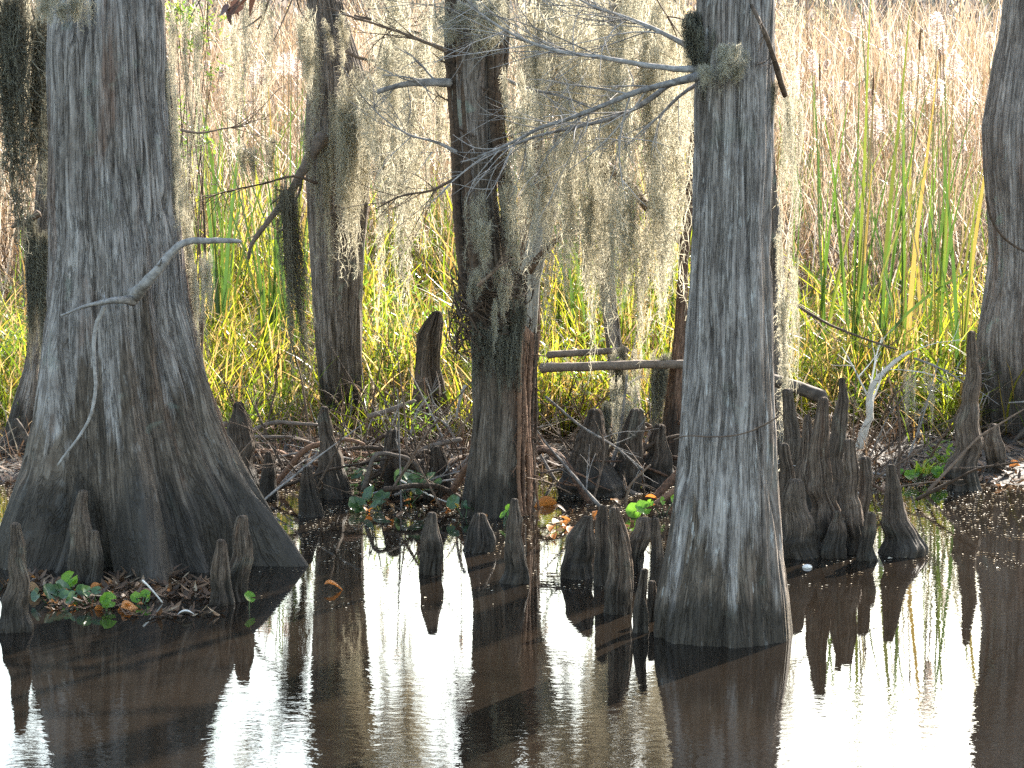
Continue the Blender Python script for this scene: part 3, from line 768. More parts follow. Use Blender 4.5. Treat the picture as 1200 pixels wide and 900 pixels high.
# ------------------------------------------------------------------ cypress knees
KN = [
 ([(614, 12, 24), (640, 10, 30), (680, 8, 33), (705, 2, 34), (742, -4, 37)], 742, 'slim knobbly knee at the picture edge, nearest the green water leaves', 'knee'),
 ([(575, 90, 102), (605, 84, 108), (640, 82, 110), (678, 78, 118)], 681, 'tall pointed knee against the massive cypress, behind the green leaves', 'knee'),
 ([(621, 107, 117), (650, 104, 121), (682, 100, 123)], 684, 'short knob fused to the tall pointed knee by the massive cypress', 'knee'),
 ([(606, 200, 212), (625, 193, 217), (650, 183, 230), (665, 173, 238)], 668, 'low hooked knee at the foot of the massive cypress', 'knee_dark'),
 ([(632, 254, 264), (660, 249, 268), (690, 246, 270), (708, 244, 272)], 710, 'smaller knee of the pair in front of the massive flared base', 'knee'),
 ([(605, 279, 291), (630, 274, 293), (660, 268, 295), (700, 264, 296)], 706, 'taller knee of the pair in front of the massive flared base, sunlit edge', 'knee'),
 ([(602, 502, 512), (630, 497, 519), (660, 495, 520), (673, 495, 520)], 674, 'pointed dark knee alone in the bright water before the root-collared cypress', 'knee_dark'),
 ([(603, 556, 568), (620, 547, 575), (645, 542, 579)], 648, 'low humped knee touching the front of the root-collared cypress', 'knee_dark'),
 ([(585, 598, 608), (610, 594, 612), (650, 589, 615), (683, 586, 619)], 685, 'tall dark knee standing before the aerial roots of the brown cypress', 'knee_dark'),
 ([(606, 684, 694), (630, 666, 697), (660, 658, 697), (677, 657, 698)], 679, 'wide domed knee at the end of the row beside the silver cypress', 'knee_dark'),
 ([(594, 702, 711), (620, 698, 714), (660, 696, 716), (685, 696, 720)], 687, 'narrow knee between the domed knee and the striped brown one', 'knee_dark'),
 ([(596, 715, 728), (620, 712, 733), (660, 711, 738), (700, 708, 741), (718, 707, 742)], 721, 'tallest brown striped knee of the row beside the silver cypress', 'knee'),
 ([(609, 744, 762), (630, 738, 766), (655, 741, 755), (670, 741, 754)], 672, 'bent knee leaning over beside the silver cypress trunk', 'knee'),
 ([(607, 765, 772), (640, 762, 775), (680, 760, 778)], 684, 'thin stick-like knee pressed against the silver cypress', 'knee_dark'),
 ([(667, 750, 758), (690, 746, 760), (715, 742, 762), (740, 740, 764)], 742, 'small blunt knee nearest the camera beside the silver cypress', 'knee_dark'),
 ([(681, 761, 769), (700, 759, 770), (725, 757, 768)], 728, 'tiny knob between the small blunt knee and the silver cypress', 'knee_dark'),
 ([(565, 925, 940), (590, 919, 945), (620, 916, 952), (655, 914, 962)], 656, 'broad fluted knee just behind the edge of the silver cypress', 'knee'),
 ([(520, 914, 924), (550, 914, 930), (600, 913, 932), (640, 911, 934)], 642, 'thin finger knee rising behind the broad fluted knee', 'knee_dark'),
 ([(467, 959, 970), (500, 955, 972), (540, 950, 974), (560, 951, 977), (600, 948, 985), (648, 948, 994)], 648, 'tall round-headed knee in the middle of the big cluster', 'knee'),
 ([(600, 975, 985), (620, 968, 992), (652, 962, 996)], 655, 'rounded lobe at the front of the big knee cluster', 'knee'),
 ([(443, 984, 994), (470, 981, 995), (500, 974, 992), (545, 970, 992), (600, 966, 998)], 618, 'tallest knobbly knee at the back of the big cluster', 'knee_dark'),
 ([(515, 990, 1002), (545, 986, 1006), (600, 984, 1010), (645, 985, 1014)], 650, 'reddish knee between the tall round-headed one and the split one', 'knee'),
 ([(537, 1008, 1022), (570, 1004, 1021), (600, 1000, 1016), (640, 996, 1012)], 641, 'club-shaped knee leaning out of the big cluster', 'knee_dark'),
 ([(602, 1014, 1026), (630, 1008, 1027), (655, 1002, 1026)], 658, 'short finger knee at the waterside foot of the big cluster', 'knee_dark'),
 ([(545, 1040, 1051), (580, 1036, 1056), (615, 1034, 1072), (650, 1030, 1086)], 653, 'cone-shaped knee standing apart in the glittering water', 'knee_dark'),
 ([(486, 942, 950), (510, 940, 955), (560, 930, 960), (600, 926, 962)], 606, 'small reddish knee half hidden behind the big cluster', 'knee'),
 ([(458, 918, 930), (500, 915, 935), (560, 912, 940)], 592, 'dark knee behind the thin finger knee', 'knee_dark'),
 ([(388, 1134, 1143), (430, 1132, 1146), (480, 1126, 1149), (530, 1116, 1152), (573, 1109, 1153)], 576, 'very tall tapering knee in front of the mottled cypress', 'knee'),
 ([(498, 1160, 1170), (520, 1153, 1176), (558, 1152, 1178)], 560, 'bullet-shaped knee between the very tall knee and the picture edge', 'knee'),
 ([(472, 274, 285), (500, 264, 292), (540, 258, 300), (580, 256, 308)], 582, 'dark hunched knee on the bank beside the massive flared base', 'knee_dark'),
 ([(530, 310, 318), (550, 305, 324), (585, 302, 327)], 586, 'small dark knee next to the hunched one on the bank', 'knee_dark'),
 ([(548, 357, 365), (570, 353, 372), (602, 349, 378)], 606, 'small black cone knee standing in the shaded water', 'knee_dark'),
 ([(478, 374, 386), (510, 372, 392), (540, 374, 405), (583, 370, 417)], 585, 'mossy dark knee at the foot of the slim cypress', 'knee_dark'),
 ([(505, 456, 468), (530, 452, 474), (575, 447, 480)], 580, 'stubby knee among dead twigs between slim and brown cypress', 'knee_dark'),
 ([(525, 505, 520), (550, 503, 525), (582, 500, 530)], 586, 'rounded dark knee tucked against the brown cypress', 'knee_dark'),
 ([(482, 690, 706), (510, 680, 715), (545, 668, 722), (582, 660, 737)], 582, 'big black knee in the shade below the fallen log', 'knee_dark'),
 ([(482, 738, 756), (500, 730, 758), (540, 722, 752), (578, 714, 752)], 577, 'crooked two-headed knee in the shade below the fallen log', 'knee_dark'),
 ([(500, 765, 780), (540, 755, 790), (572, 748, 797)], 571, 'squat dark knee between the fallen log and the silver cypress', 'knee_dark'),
]
for rows, bpy_, lab, mt in KN:
    knee(rows, bpy_, lab, mt)

# ------------------------------------------------------------------ fallen wood
def stick(name, pts, r0, r1, mat, label, cat, group=None, twigs=0, tlen=.15, seed=0):
    pts = np.asarray(pts, float)
    base = pts[0]
    if twigs:
        e = empty(name, base, label, cat, group)
        branch(e, 'stem', pts, r0, r1, mat, twigs, tlen, seed=seed)
        return e
    g = Geo(); tube(g, pts, r0, r1, seed=seed)
    return tag(link(name, g.mesh(name, mat, base), base), label, cat, group)


stick('fallen_log', pts_px([(634, 431), (670, 430), (710, 429), (750, 427), (806, 427)], 14.3), 0.024, 0.022, M['log'], 'long fallen log lying level behind the silver cypress', 'log', seed=1)
stick('fallen_log', pts_px([(642, 416), (680, 413), (705, 412), (735, 410)], 14.7), 0.018, 0.015, M['log'], 'short fallen log just above the long level one', 'log', seed=2)
stick('fallen_log', pts_px([(870, 438), (910, 446), (935, 455), (965, 466)], 13.9), 0.03, 0.034, M['log'], 'thick fallen log sloping down to the big knee cluster', 'log', seed=3)
stick('bleached_branch', pts_px([(1006, 524), (1012, 505), (1020, 488), (1018, 468), (1022, 450), (1035, 436), (1050, 422), (1066, 412)], 14.6), 0.024, 0.008, M['bleached'],
      'sun bleached white branch standing behind the knee cluster', 'branch', None, 5, .3, seed=4)
stick('dead_branch', pts_px([(640, 465), (680, 500), (720, 522), (755, 552)], 13.6), 0.006, 0.005, M['twig'], 'long thin bare stick slanting across the shaded big black knee', 'branch', None, 4, .2, seed=5)
stick('dead_branch', pts_px([(1072, 420), (1100, 430), (1135, 452)], 14.7), 0.006, 0.003, M['twig'], 'arching pale twig beside the very tall knee', 'branch', None, 5, .25, seed=6)
stick('dead_branch', pts_px([(258, 515), (290, 508), (320, 493), (340, 496), (372, 498)], 14.2), 0.013, 0.008, M['log'], 'crooked dark branch above the hunched knee on the bank', 'branch', None, 5, .25, seed=7)
stick('dead_branch', pts_px([(262, 512), (300, 512), (345, 512), (372, 522)], 14.0), 0.011, 0.006, M['log'], 'straight dark branch crossing the hunched knee on the bank', 'branch', None, 4, .2, seed=8)
stick('dead_branch', pts_px([(472, 545), (490, 530), (512, 520), (540, 515)], 14.0), 0.018, 0.011, M['log'], 'thick dark curved branch leaning to the root-collared cypress', 'branch', None, 4, .2, seed=9)
stick('dead_branch', pts_px([(432, 488), (460, 480), (486, 470)], 14.6), 0.014, 0.012, M['log'], 'short dark branch leaning on the rusty stump', 'branch', None, 3, .2, seed=10)
stick('dead_branch', pts_px([(470, 563), (490, 574), (520, 588), (530, 590)], 13.4), 0.0045, 0.003, M['bleached'], 'pale bent twig lying over the broad shaded leaves', 'branch', seed=11)
stick('dead_branch', pts_px([(545, 452), (537, 470), (535, 490)], 14.2), 0.009, 0.006, M['twig'], 'short hooked grey stick beside the brown cypress bark', 'branch', seed=12)
stick('dead_branch', pts_px([(167, 680, 0), (178, 690, 0), (190, 706, 0)], W(600, 707)[1]), 0.004, 0.003, M['bleached'], 'pale straight stick poking out of the leaf raft', 'branch', seed=13)
stick('dead_branch', pts_px([(733, 594), (735, 570), (750, 556), (762, 545)], W(600, 597)[1]), 0.007, 0.004, M['twig_brown'], 'forked brown stick rising from the water near the yellow leaf', 'branch', None, 4, .15, seed=14)
stick('dead_branch', pts_px([(705, 590), (712, 560), (722, 530), (728, 500), (735, 440)], 14.1), 0.012, 0.006, M['twig'], 'shaggy upright stick in front of the big black knee', 'branch', None, 5, .15, seed=15)
stick('dead_branch', pts_px([(1060, 548), (1078, 500), (1090, 460), (1100, 420)], 14.5), 0.006, 0.003, M['twig'], 'mossy upright stick between bleached branch and very tall knee', 'branch', None, 5, .2, seed=16)
for k in range(120):
    zone = random.choice([(262, 380), (420, 545), (420, 545), (640, 800), (1000, 1110), (430, 540)])
    px = random.uniform(*zone); py = random.uniform(515, 588)
    b0 = W(px, py, 0.04)
    L = random.uniform(.2, .8); a = random.uniform(0, 6.28); el = random.uniform(.1, 1.2)
    d = np.array([math.cos(a) * math.cos(el), math.sin(a) * math.cos(el) * .6, math.sin(el)])
    mid = b0 + d * L * .5 + np.array([random.gauss(0, .03), random.gauss(0, .03), random.gauss(.02, .03)])
    stick('dead_twig', [b0 - d * .05, mid, b0 + d * L], random.uniform(.004, .010), .002, M[random.choice(['twig', 'twig_brown', 'twig_brown', 'root_dark', 'root_dark', 'root'])],
          'thin dead twig in the brown tangle along the muddy bank', 'twig', 'dead twigs tangled along the bank', 2, .18, seed=100 + k)

for k in range(34):
    zone = random.choice([(425, 545), (425, 545), (260, 370), (650, 800)])
    px = random.uniform(*zone); py = random.uniform(535, 586)
    b0 = W(px, py, 0.03)
    L = random.uniform(.2, .55); a = random.choice([0, math.pi]) + random.gauss(0, .5)
    d = np.array([math.cos(a), math.sin(a), 0])
    hh_ = random.uniform(.03, .22)
    stick('dead_root', [b0 - d * .06 - [0, 0, .05], b0 + d * L * .3 + [0, 0, hh_ * .8], b0 + d * L * .7 + [random.gauss(0, .04), random.gauss(0, .04), hh_], b0 + d * L + [0, 0, hh_ * random.uniform(.1, 1.3)]],
          random.uniform(.010, .022), random.uniform(.005, .012), M[random.choice(['root_dark', 'root_dark', 'root', 'log'])],
          'dark arching root or limb piled among the twigs on the muddy bank', 'root', 'dark roots piled on the bank', 2, .15, seed=300 + k)

# ------------------------------------------------------------------ spanish moss
def moss_mesh(name, L, wid, n, mat, curl=0.02, rad=0.0016, side=24, seed=0):
    rg = np.random.default_rng(seed)
    n = int(n * .5)
    g = Geo()
    S = 26
    ln = L * rg.uniform(.25, 1, n) ** .7
    t = np.linspace(0, 1, S)[None]
    nc = max(2, n // 9)
    cord = rg.integers(0, nc, n)
    cl_ = rg.uniform(.35, 1, nc)
    ln = L * cl_[cord] * rg.uniform(.35, 1, n) ** .6
    sx = (rg.normal(0, wid * .5, nc)[cord] + rg.normal(0, .010, n))[:, None]; sy = (rg.normal(0, wid * .4, nc)[cord] + rg.normal(0, .013, n))[:, None]
    co_ = rg.uniform(0, 100, nc)[cord][:, None]
    conv = 1 - .45 * t
    off = rg.uniform(0, 100, (n, 1))
    lz = t * ln[:, None]
    z0 = -rg.uniform(0, .12, (n, 1)) * L
    ox = perlin(co_, lz * 3, 0.3) * curl * 2.0 + perlin(off, lz * 6, 0.3) * curl * .6 + perlin(off + 31, lz * 22, 0.7) * curl * .8
    oy = perlin(co_ + 57, lz * 3, 0.9) * curl * 2.0 + perlin(off + 57, lz * 6, 0.9) * curl * .6 + perlin(off + 83, lz * 22, 0.1) * curl * .8
    x = sx * conv + ox; y = sy * conv + oy; z = z0 - lz
    c = np.stack([x, y, z], -1)
    ang = rg.uniform(0, 6.28, (n, 1)) + perlin(off + 7, lz * 9, .5) * 3
    w = rad * (1.15 - .5 * t)
    A = np.stack([x - np.cos(ang) * w, y - np.sin(ang) * w, z], -1); B = np.stack([x + np.cos(ang) * w, y + np.sin(ang) * w, z], -1)
    V = np.stack([A, B], 2).reshape(n, -1, 3)
    s = np.arange(S - 1) * 2
    q1 = np.stack([s, s + 1, s + 3, s + 2], 1)
    av = rg.uniform(0, .999, n)
    g.add(V.reshape(-1, 3), (np.arange(n)[:, None, None] * 2 * S + q1[None]).reshape(-1, 4), None, np.repeat(av, 2 * S))
    # curling side tips
    m_ = n * side
    pi = rg.integers(0, n, m_); ti = rg.integers(2, S, m_)
    p0 = c[pi, ti]
    L2 = rg.uniform(.015, .065, m_); az = rg.uniform(0, 6.28, m_)
    S2 = 5; tt = np.linspace(0, 1, S2)[None]
    cv = rg.uniform(-.6, 1.0, m_)[:, None]
    hx = p0[:, None, 0] + np.cos(az)[:, None] * L2[:, None] * tt * (1 - .3 * tt) + np.sin(az)[:, None] * L2[:, None] * .3 * np.sin(tt * 4 * cv)
    hy = p0[:, None, 1] + np.sin(az)[:, None] * L2[:, None] * tt * (1 - .3 * tt)
    dn = rg.uniform(-.1, 1.1, m_)[:, None]
    hz = p0[:, None, 2] - L2[:, None] * (dn * tt - cv * .8 * tt ** 2)
    nx_ = -np.sin(az)[:, None] * rad * .8 * (1.1 - .8 * tt); ny_ = np.cos(az)[:, None] * rad * .8 * (1.1 - .8 * tt)
    up_ = rad * .6 * (1.1 - .8 * tt)
    A = np.stack([hx - nx_, hy - ny_, hz - up_], -1); B = np.stack([hx + nx_, hy + ny_, hz + up_], -1)
    V = np.stack([A, B], 2).reshape(m_, -1, 3)
    # a short fork on every curl
    mid = np.stack([hx, hy, hz], -1)[:, 2]
    az2 = az + rg.choice([-1, 1], m_) * rg.uniform(.6, 1.4, m_)
    e_ = mid + np.stack([np.cos(az2), np.sin(az2), rg.uniform(-1.2, .5, m_)], -1) * (L2 * .5)[:, None]
    wv = np.array([0, 0, 1.0]) * rad * .6; wh = np.stack([-np.sin(az2), np.cos(az2), 0 * az2], -1) * rad * .6
    FK = np.stack([mid - wv - wh, mid + wv + wh, e_ + wv * .5 + wh * .5, e_ - wv * .5 - wh * .5], 1).reshape(-1, 3)
    g.add(FK, np.arange(m_ * 4).reshape(-1, 4), None, np.repeat(av[pi], 4))
    s = np.arange(S2 - 1) * 2
    q1 = np.stack([s, s + 1, s + 3, s + 2], 1)
    g.add(V.reshape(-1, 3), (np.arange(m_)[:, None, None] * 2 * S2 + q1[None]).reshape(-1, 4), None, np.repeat(av[pi], 2 * S2))
    return g.mesh(name, mat)


MOSS = {
 'wisp': [moss_mesh('spanish_moss', 1.0, .07, 26, M['moss'], .022, seed=200 + i) for i in range(4)],
 'hank': [moss_mesh('spanish_moss', 1.0, .12, 70, M['moss'], .026, seed=210 + i) for i in range(5)],
 'thick': [moss_mesh('spanish_moss', 1.0, .15, 90, M['moss'], .026, seed=220 + i) for i in range(4)],
 'old': [moss_mesh('spanish_moss', 1.0, .12, 190, M['moss_dark'], .02, rad=.002, seed=230 + i) for i in range(3)],
 'tuft': [moss_mesh('spanish_moss', .22, .13, 60, M['moss'], .05, seed=240 + i) for i in range(3)],
}


def moss(px, py, D, Lpx, kind, label, group, wk=1.0):
    p = P(px, py, D)
    L = Lpx * D / F
    me = random.choice(MOSS[kind])
    o = link('spanish_moss', me, p)
    k = L / (0.22 if kind == 'tuft' else 1.0)
    ws = wk * random.uniform(.8, 1.2) * (k if kind == 'tuft' else max(.55, min(1.3, k)))
    o.scale = (ws, ws, k)
    o.rotation_euler = (random.gauss(0, .03), random.gauss(0, .03), random.uniform(0, 6.28))
    tag(o, label, 'moss', group)
    return o


def moss_zone(n, xr, yr, lr, dr, kinds, label, group, wk=1.0):
    for _ in range(n):
        moss(random.uniform(*xr), random.uniform(*yr), random.uniform(*dr), random.uniform(*lr), random.choice(kinds), label, group, wk)


moss_zone(20, (440, 535), (-60, 40), (130, 330), (13.4, 15.6), ['hank', 'wisp', 'wisp'], 'grey moss hank hanging between the slim and the root-collared cypress', 'moss between slim and brown cypress')
moss_zone(10, (440, 500), (80, 200), (180, 300), (13.8, 15.2), ['hank', 'wisp'], 'long lower moss strand hanging left of the root-collared cypress', 'lower moss by the brown cypress')
moss_zone(19, (602, 690), (-60, 60), (150, 330), (13.3, 15.4), ['hank', 'thick', 'wisp', 'hank'], 'sunlit moss hank in the curtain just right of the root-collared cypress', 'moss curtain behind the grey twigs')
moss_zone(20, (680, 805), (-60, 100), (180, 360), (13.3, 15.2), ['hank', 'thick', 'wisp', 'hank'], 'sunlit moss hank in the curtain beside the silver cypress', 'moss curtain by the silver cypress')
moss_zone(12, (690, 800), (150, 260), (130, 230), (13.6, 15.0), ['hank', 'thick'], 'lower moss hank above the fallen logs', 'moss over the fallen logs')
moss_zone(6, (640, 690), (130, 200), (150, 330), (13.6, 14.6), ['hank', 'wisp'], 'moss strand trailing below the grey twigs near the pale tree', 'moss near the pale tree')
moss_zone(16, (395, 436), (70, 120), (120, 240), (15.1, 15.4), ['hank', 'thick', 'wisp'], 'moss beard hanging from the shoulder of the slim cypress', 'moss on the slim cypress')
moss_zone(5, (345, 400), (-20, 40), (60, 200), (15.1, 15.4), ['hank', 'wisp'], 'moss on the upper trunk of the slim cypress', 'upper moss of the slim cypress')
moss_zone(5, (362, 418), (130, 250), (120, 250), (15.3, 15.42), ['wisp', 'hank'], 'thin moss clinging down the slim cypress trunk', 'trunk moss of the slim cypress', .7)
moss_zone(6, (545, 598), (190, 280), (60, 130), (12.85, 13.05), ['hank', 'wisp'], 'moss hanging on the root-collared cypress trunk', 'moss on the brown cypress')
moss_zone(6, (590, 612), (60, 240), (150, 260), (12.9, 13.2), ['thick', 'hank'], 'bright moss along the sunny side of the root-collared cypress', 'sunny moss on the brown cypress')
moss_zone(13, (196, 226), (-20, 240), (150, 260), (12.0, 12.25), ['wisp', 'hank'], 'thin moss down the sunny side of the massive cypress', 'moss on the massive cypress', .6)
moss_zone(7, (205, 245), (285, 330), (70, 150), (11.8, 12.1), ['wisp', 'hank'], 'curly moss below the dead branch of the massive cypress', 'moss under the dead branch', .7)
moss_zone(16, (-10, 50), (-40, 60), (150, 320), (13.8, 14.7), ['hank', 'wisp', 'wisp', 'old'], 'moss hanging before the dark leaning tree', 'moss at the leaning tree')
moss_zone(6, (34, 54), (230, 330), (110, 190), (14.6, 14.75), ['old'], 'shaggy dark moss wrapped on the dark leaning tree', 'dark moss on the leaning tree', .7)
moss_zone(3, (52, 86), (-25, 0), (35, 60), (11.3, 11.6), ['tuft'], 'curly pale moss tuft at the top of the massive cypress', 'tufts on the massive cypress')
moss_zone(4, (825, 900), (45, 95), (30, 60), (D4 - .22, D4 - .17), ['tuft'], 'fine grey moss tuft on the upper silver cypress trunk', 'tufts on the silver cypress', .9)
moss_zone(4, (808, 826), (10, 60), (60, 120), (D4 - .1, D4), ['old'], 'dark moss bunch where the twigs leave the silver cypress', 'dark moss at the silver cypress', .7)
moss_zone(7, (905, 935), (-30, 320), (150, 300), (13.6, 14.0), ['wisp', 'hank'], 'moss strand trailing behind the silver cypress toward the knee cluster', 'moss behind the silver cypress', .6)
moss_zone(9, (534, 612), (345, 392), (35, 95), (D3 - .2, D3 - .1), ['old'], 'dark shaggy fibre hanging below the root collar of the brown cypress', 'fibres under the root collar', .6)
moss_zone(7, (548, 604), (300, 350), (40, 90), (D3 - .25, D3 - .17), ['hank', 'wisp'], 'moss caught on the root collar of the brown cypress', 'moss on the root collar', .7)
moss(917, 318, 13.6, 270, 'hank', 'long moss strand hanging down to the big knee cluster', 'moss behind the silver cypress', .7)
moss(904, 95, D4 - .03, 45, 'old', 'dark fibre beard on the sunny side of the silver cypress', None, .5)
moss(336, 205, 15.0, 270, 'old', 'straight dark moss-wrapped column hanging left of the slim cypress', None, .55)
moss(336, 215, 15.05, 260, 'old', 'second strand of the dark hanging column left of the slim cypress', None, .5)
moss_zone(5, (270, 350), (-20, 30), (130, 260), (15.0, 15.6), ['wisp', 'hank'], 'moss strand hanging before the green reeds left of the slim cypress', 'moss before the reeds')
moss_zone(3, (270, 330), (150, 210), (60, 110), (15.0, 15.4), ['hank'], 'short moss clump on the thin slanting branch', 'moss on the slanting branch')
moss_zone(5, (705, 745), (420, 470), (70, 130), (14.0, 14.3), ['hank', 'old'], 'moss hanging under the fallen logs', 'moss under the fallen logs', .7)
moss_zone(9, (700, 800), (400, 425), (60, 110), (14.25, 14.5), ['hank', 'old'], 'moss draped over the long fallen log', 'moss on the long log', .7)
moss_zone(5, (1060, 1100), (415, 440), (60, 130), (14.4, 14.6), ['wisp'], 'wispy moss on the arching pale twig', 'moss on the arching twig', .6)
moss_zone(4, (556, 585), (-10, 20), (40, 80), (D3 - .3, D3 - .2), ['tuft'], 'curly moss tuft over the top of the brown cypress', 'tufts on the brown cypress')

# ------------------------------------------------------------------ marsh vegetation
def scatter(n, x0, x1, y0, y1, wedge=True, power=1.0):
    y = y0 + (y1 - y0) * RNG.uniform(0, 1, n) ** power
    x = RNG.uniform(x0, x1, n) * (y if wedge else 1)
    return np.stack([x, y, np.maximum(ground_z(x, y), 0.0)], 1)


def blade_set(name, mat, base, hmin, hmax, wmin, wmax, lean, curve, segs=6, droop=.15, hmod=None):
    K = len(base)
    h = RNG.uniform(hmin, hmax, K)
    if hmod is not None: h = h * hmod
    lim = np.clip(.175 * base[:, 1] - 2.2, .3, 3.2) * RNG.uniform(.75, 1.08, K) - (base[:, 2] - np.maximum(ground_z(base[:, 0], base[:, 1]), 0))
    h = np.minimum(h, np.maximum(lim, .12))
    g = Geo()
    ribbons(g, base, h, RNG.uniform(0, 6.28, K), np.abs(RNG.normal(0, lean, K)), np.abs(RNG.normal(0, curve, K)), RNG.uniform(wmin, wmax, K), segs, droop=RNG.uniform(0, droop, K), wob=0.01,
            a=np.clip(RNG.uniform(0, .62, K) + .38 * np.clip(.5 + 1.3 * perlin(base[:, 0] * 1.1, base[:, 1] * .9, 21.), 0, 1), 0, .999))
    return tag(link(name, g.mesh(name, mat)), kind='stuff')


# green grass on the near marsh edge
b_ = scatter(20000, -.24, .24, 15.4, 19.0)
cl = perlin(b_[:, 0] * 2.2, b_[:, 1] * 2.2, 3.0) + .3 * perlin(b_[:, 0] * 7, b_[:, 1] * 7, 3.0)
b_ = b_[cl > 0.02]
blade_set('marsh_grass', M['grass'], b_, .35, .95, .006, .016, .25, .4, hmod=0.65 + 0.5 * (perlin(b_[:, 0] * .9, b_[:, 1] * .9, 8.) + .4))
b_ = scatter(7000, -.24, .24, 15.0, 16.6)
b_ = b_[perlin(b_[:, 0] * 2, b_[:, 1] * 2, 6.0) > 0.02]
blade_set('marsh_grass', M['grass'], b_, .12, .4, .004, .010, .4, .5)
b_ = scatter(3200, -.24, .24, 15.5, 18.6)
blade_set('bent_marsh_grass', M['grass'], b_, .5, 1.1, .012, .024, .5, .7, segs=9, droop=.6)
b_ = scatter(2600, -.24, .24, 15.3, 18.0)
blade_set('dead_marsh_grass', M['reed'], b_[:1900], .3, .9, .006, .016, .7, .7, segs=7, droop=.7)
b_ = scatter(2600, -.24, .24, 19.0, 26.0)
b_ = b_[perlin(b_[:, 0] * .8, b_[:, 1] * .8, 9.0) > 0.0]
blade_set('marsh_grass', M['cattail_leaf'], b_, 1.0, 1.9, .010, .018, .12, .2)
# dry reeds
b_ = scatter(16000, -.24, .24, 19.2, 27.0)
blade_set('dry_reeds', M['reed'], b_, 1.1, 2.3, .006, .016, .18, .25)
b_ = scatter(15000, -.24, .24, 27.0, 45.0)
blade_set('dry_reeds', M['reed'], b_, 1.8, 3.05, .008, .02, .16, .22, segs=5)
b_ = scatter(4200, -.135, .065, 16.6, 21.0)
b_ = b_[perlin(b_[:, 0] * 1.1, b_[:, 1] * .9, 5.0) > -0.05]
blade_set('cattail_thicket', M['grass'], b_, .7, 1.7, .010, .020, .16, .3, segs=7)
# broken, fallen reeds
b_ = scatter(7000, -.24, .24, 16.4, 24.0)
blade_set('fallen_reeds', M['reed'], b_, .4, 1.2, .006, .016, .9, .5, droop=.6)
b_ = scatter(12000, -.24, .24, 19.0, 30.0)
b_[:, 2] += RNG.uniform(.2, 1.5, len(b_)) * np.clip((b_[:, 1] - 16) / 8, .3, 1)
blade_set('broken_reed_tops', M['reed'], b_, .15, .6, .008, .022, 1.1, .6, droop=.9)

# cattail leaves and stalks (things)
def one_leaf_mesh(L, w, lean, curve, droop, seed):
    g = Geo()
    global RNG
    keep = RNG; RNG = np.random.default_rng(seed)
    ribbons(g, np.zeros((1, 3)), np.array([L]), np.array([0.0]), np.array([lean]), np.array([curve]), np.array([w * 1.0]), 14, droop=np.array([droop]), wob=.006)
    RNG = keep
    return g.mesh('leaf', M['cattail_leaf'])


LEAF = [one_leaf_mesh(1.0, .016, .03 + .012 * i, .02 + .025 * i, .01 * i, 300 + i) for i in range(8)]
LEAF.append(one_leaf_mesh(1.0, .016, .25, .75, .45, 320))


def fluff_mesh(seed, L=.2, R=.022):
    rg = np.random.default_rng(seed)
    g = Geo()
    n = 500
    z = rg.uniform(0, L, n); a = rg.uniform(0, 6.28, n)
    f = np.sin(np.clip(z / L, .02, .98) * math.pi) ** .35 * R * (1 + .45 * perlin(np.cos(a) * 1.1 + seed, np.sin(a) * 1.1, z * 9) * 2.6)
    c = np.stack([np.cos(a) * f * .7, np.sin(a) * f * .7, z], 1)
    d = np.stack([np.cos(a), np.sin(a), rg.uniform(-.5, .6, n)], 1) * (f * .75)[:, None] + rg.normal(0, .004, (n, 3))
    w = np.cross(d, rg.normal(size=(n, 3))); w /= np.linalg.norm(w, axis=1)[:, None] + 1e-9
    w *= rg.uniform(.003, .008, n)[:, None]
    V = np.stack([c - w, c + w, c + d + w * .5, c + d - w * .5], 1).reshape(-1, 3)
    g.add(V, np.arange(n * 4).reshape(-1, 4), None, np.repeat(rg.uniform(0, .5, n), 4))
    return g.mesh('seed_head', M['fluff'])


FLUFF = [fluff_mesh(400 + i, L, R) for i, (L, R) in enumerate([(.2, .03), (.26, .035), (.16, .03), (.3, .04)])]
g = Geo(); tube(g, [(0, 0, 0), (.004, 0, .09), (0, 0, .18)], .011, .010, sides=10, n=12, wob=.03); BROWN_HEAD = g.mesh('seed_head', M['cattail_brown'])
g = Geo(); tube(g, [(0, 0, 0), (.01, .005, .5), (0, 0, 1)], .0055, .0035, sides=6, n=16, wob=.02); STALK = g.mesh('stalk', M['stalk'])


def cattail(px, D, top_py, label, group, head='fluff', leaves=0, lean=0.0):
    x = (px - 600) / F * D
    gz = max(0.0, float(ground_z(x, D)))
    Hh = P(px, top_py, D)[2] - gz
    e = empty('cattail', (x, D, gz), label, 'cattail', group)
    s = link('stalk', STALK, (0, 0, 0), e); s.scale = (1, 1, Hh - .1)
    e.rotation_euler = (random.gauss(0, .03), lean + random.gauss(0, .03), 0)
    h_ = link('seed_head', random.choice(FLUFF) if head == 'fluff' else BROWN_HEAD, (0, 0, Hh - .28), e)
    k = random.uniform(.35, .8)
    h_.scale = (k * random.uniform(.7, 1.2), k, k); h_.rotation_euler = (0, 0, random.uniform(0, 6.28))
    for _ in range(leaves):
        add_leaf(e, random.uniform(.6, .95) * Hh)
    return e


def add_leaf(e, L, wk=1.0, az=None, which=None):
    o = link('leaf', LEAF[which] if which is not None else random.choice(LEAF[:7]), (random.gauss(0, .015), random.gauss(0, .015), 0), e)
    o.scale = (L, wk * random.uniform(.8, 1.2), L)
    az = random.uniform(0, 6.28) if az is None else az
    o.rotation_euler = (0, 0, az)
    # leaf width runs across local y, keep it from shrinking with length
    return o


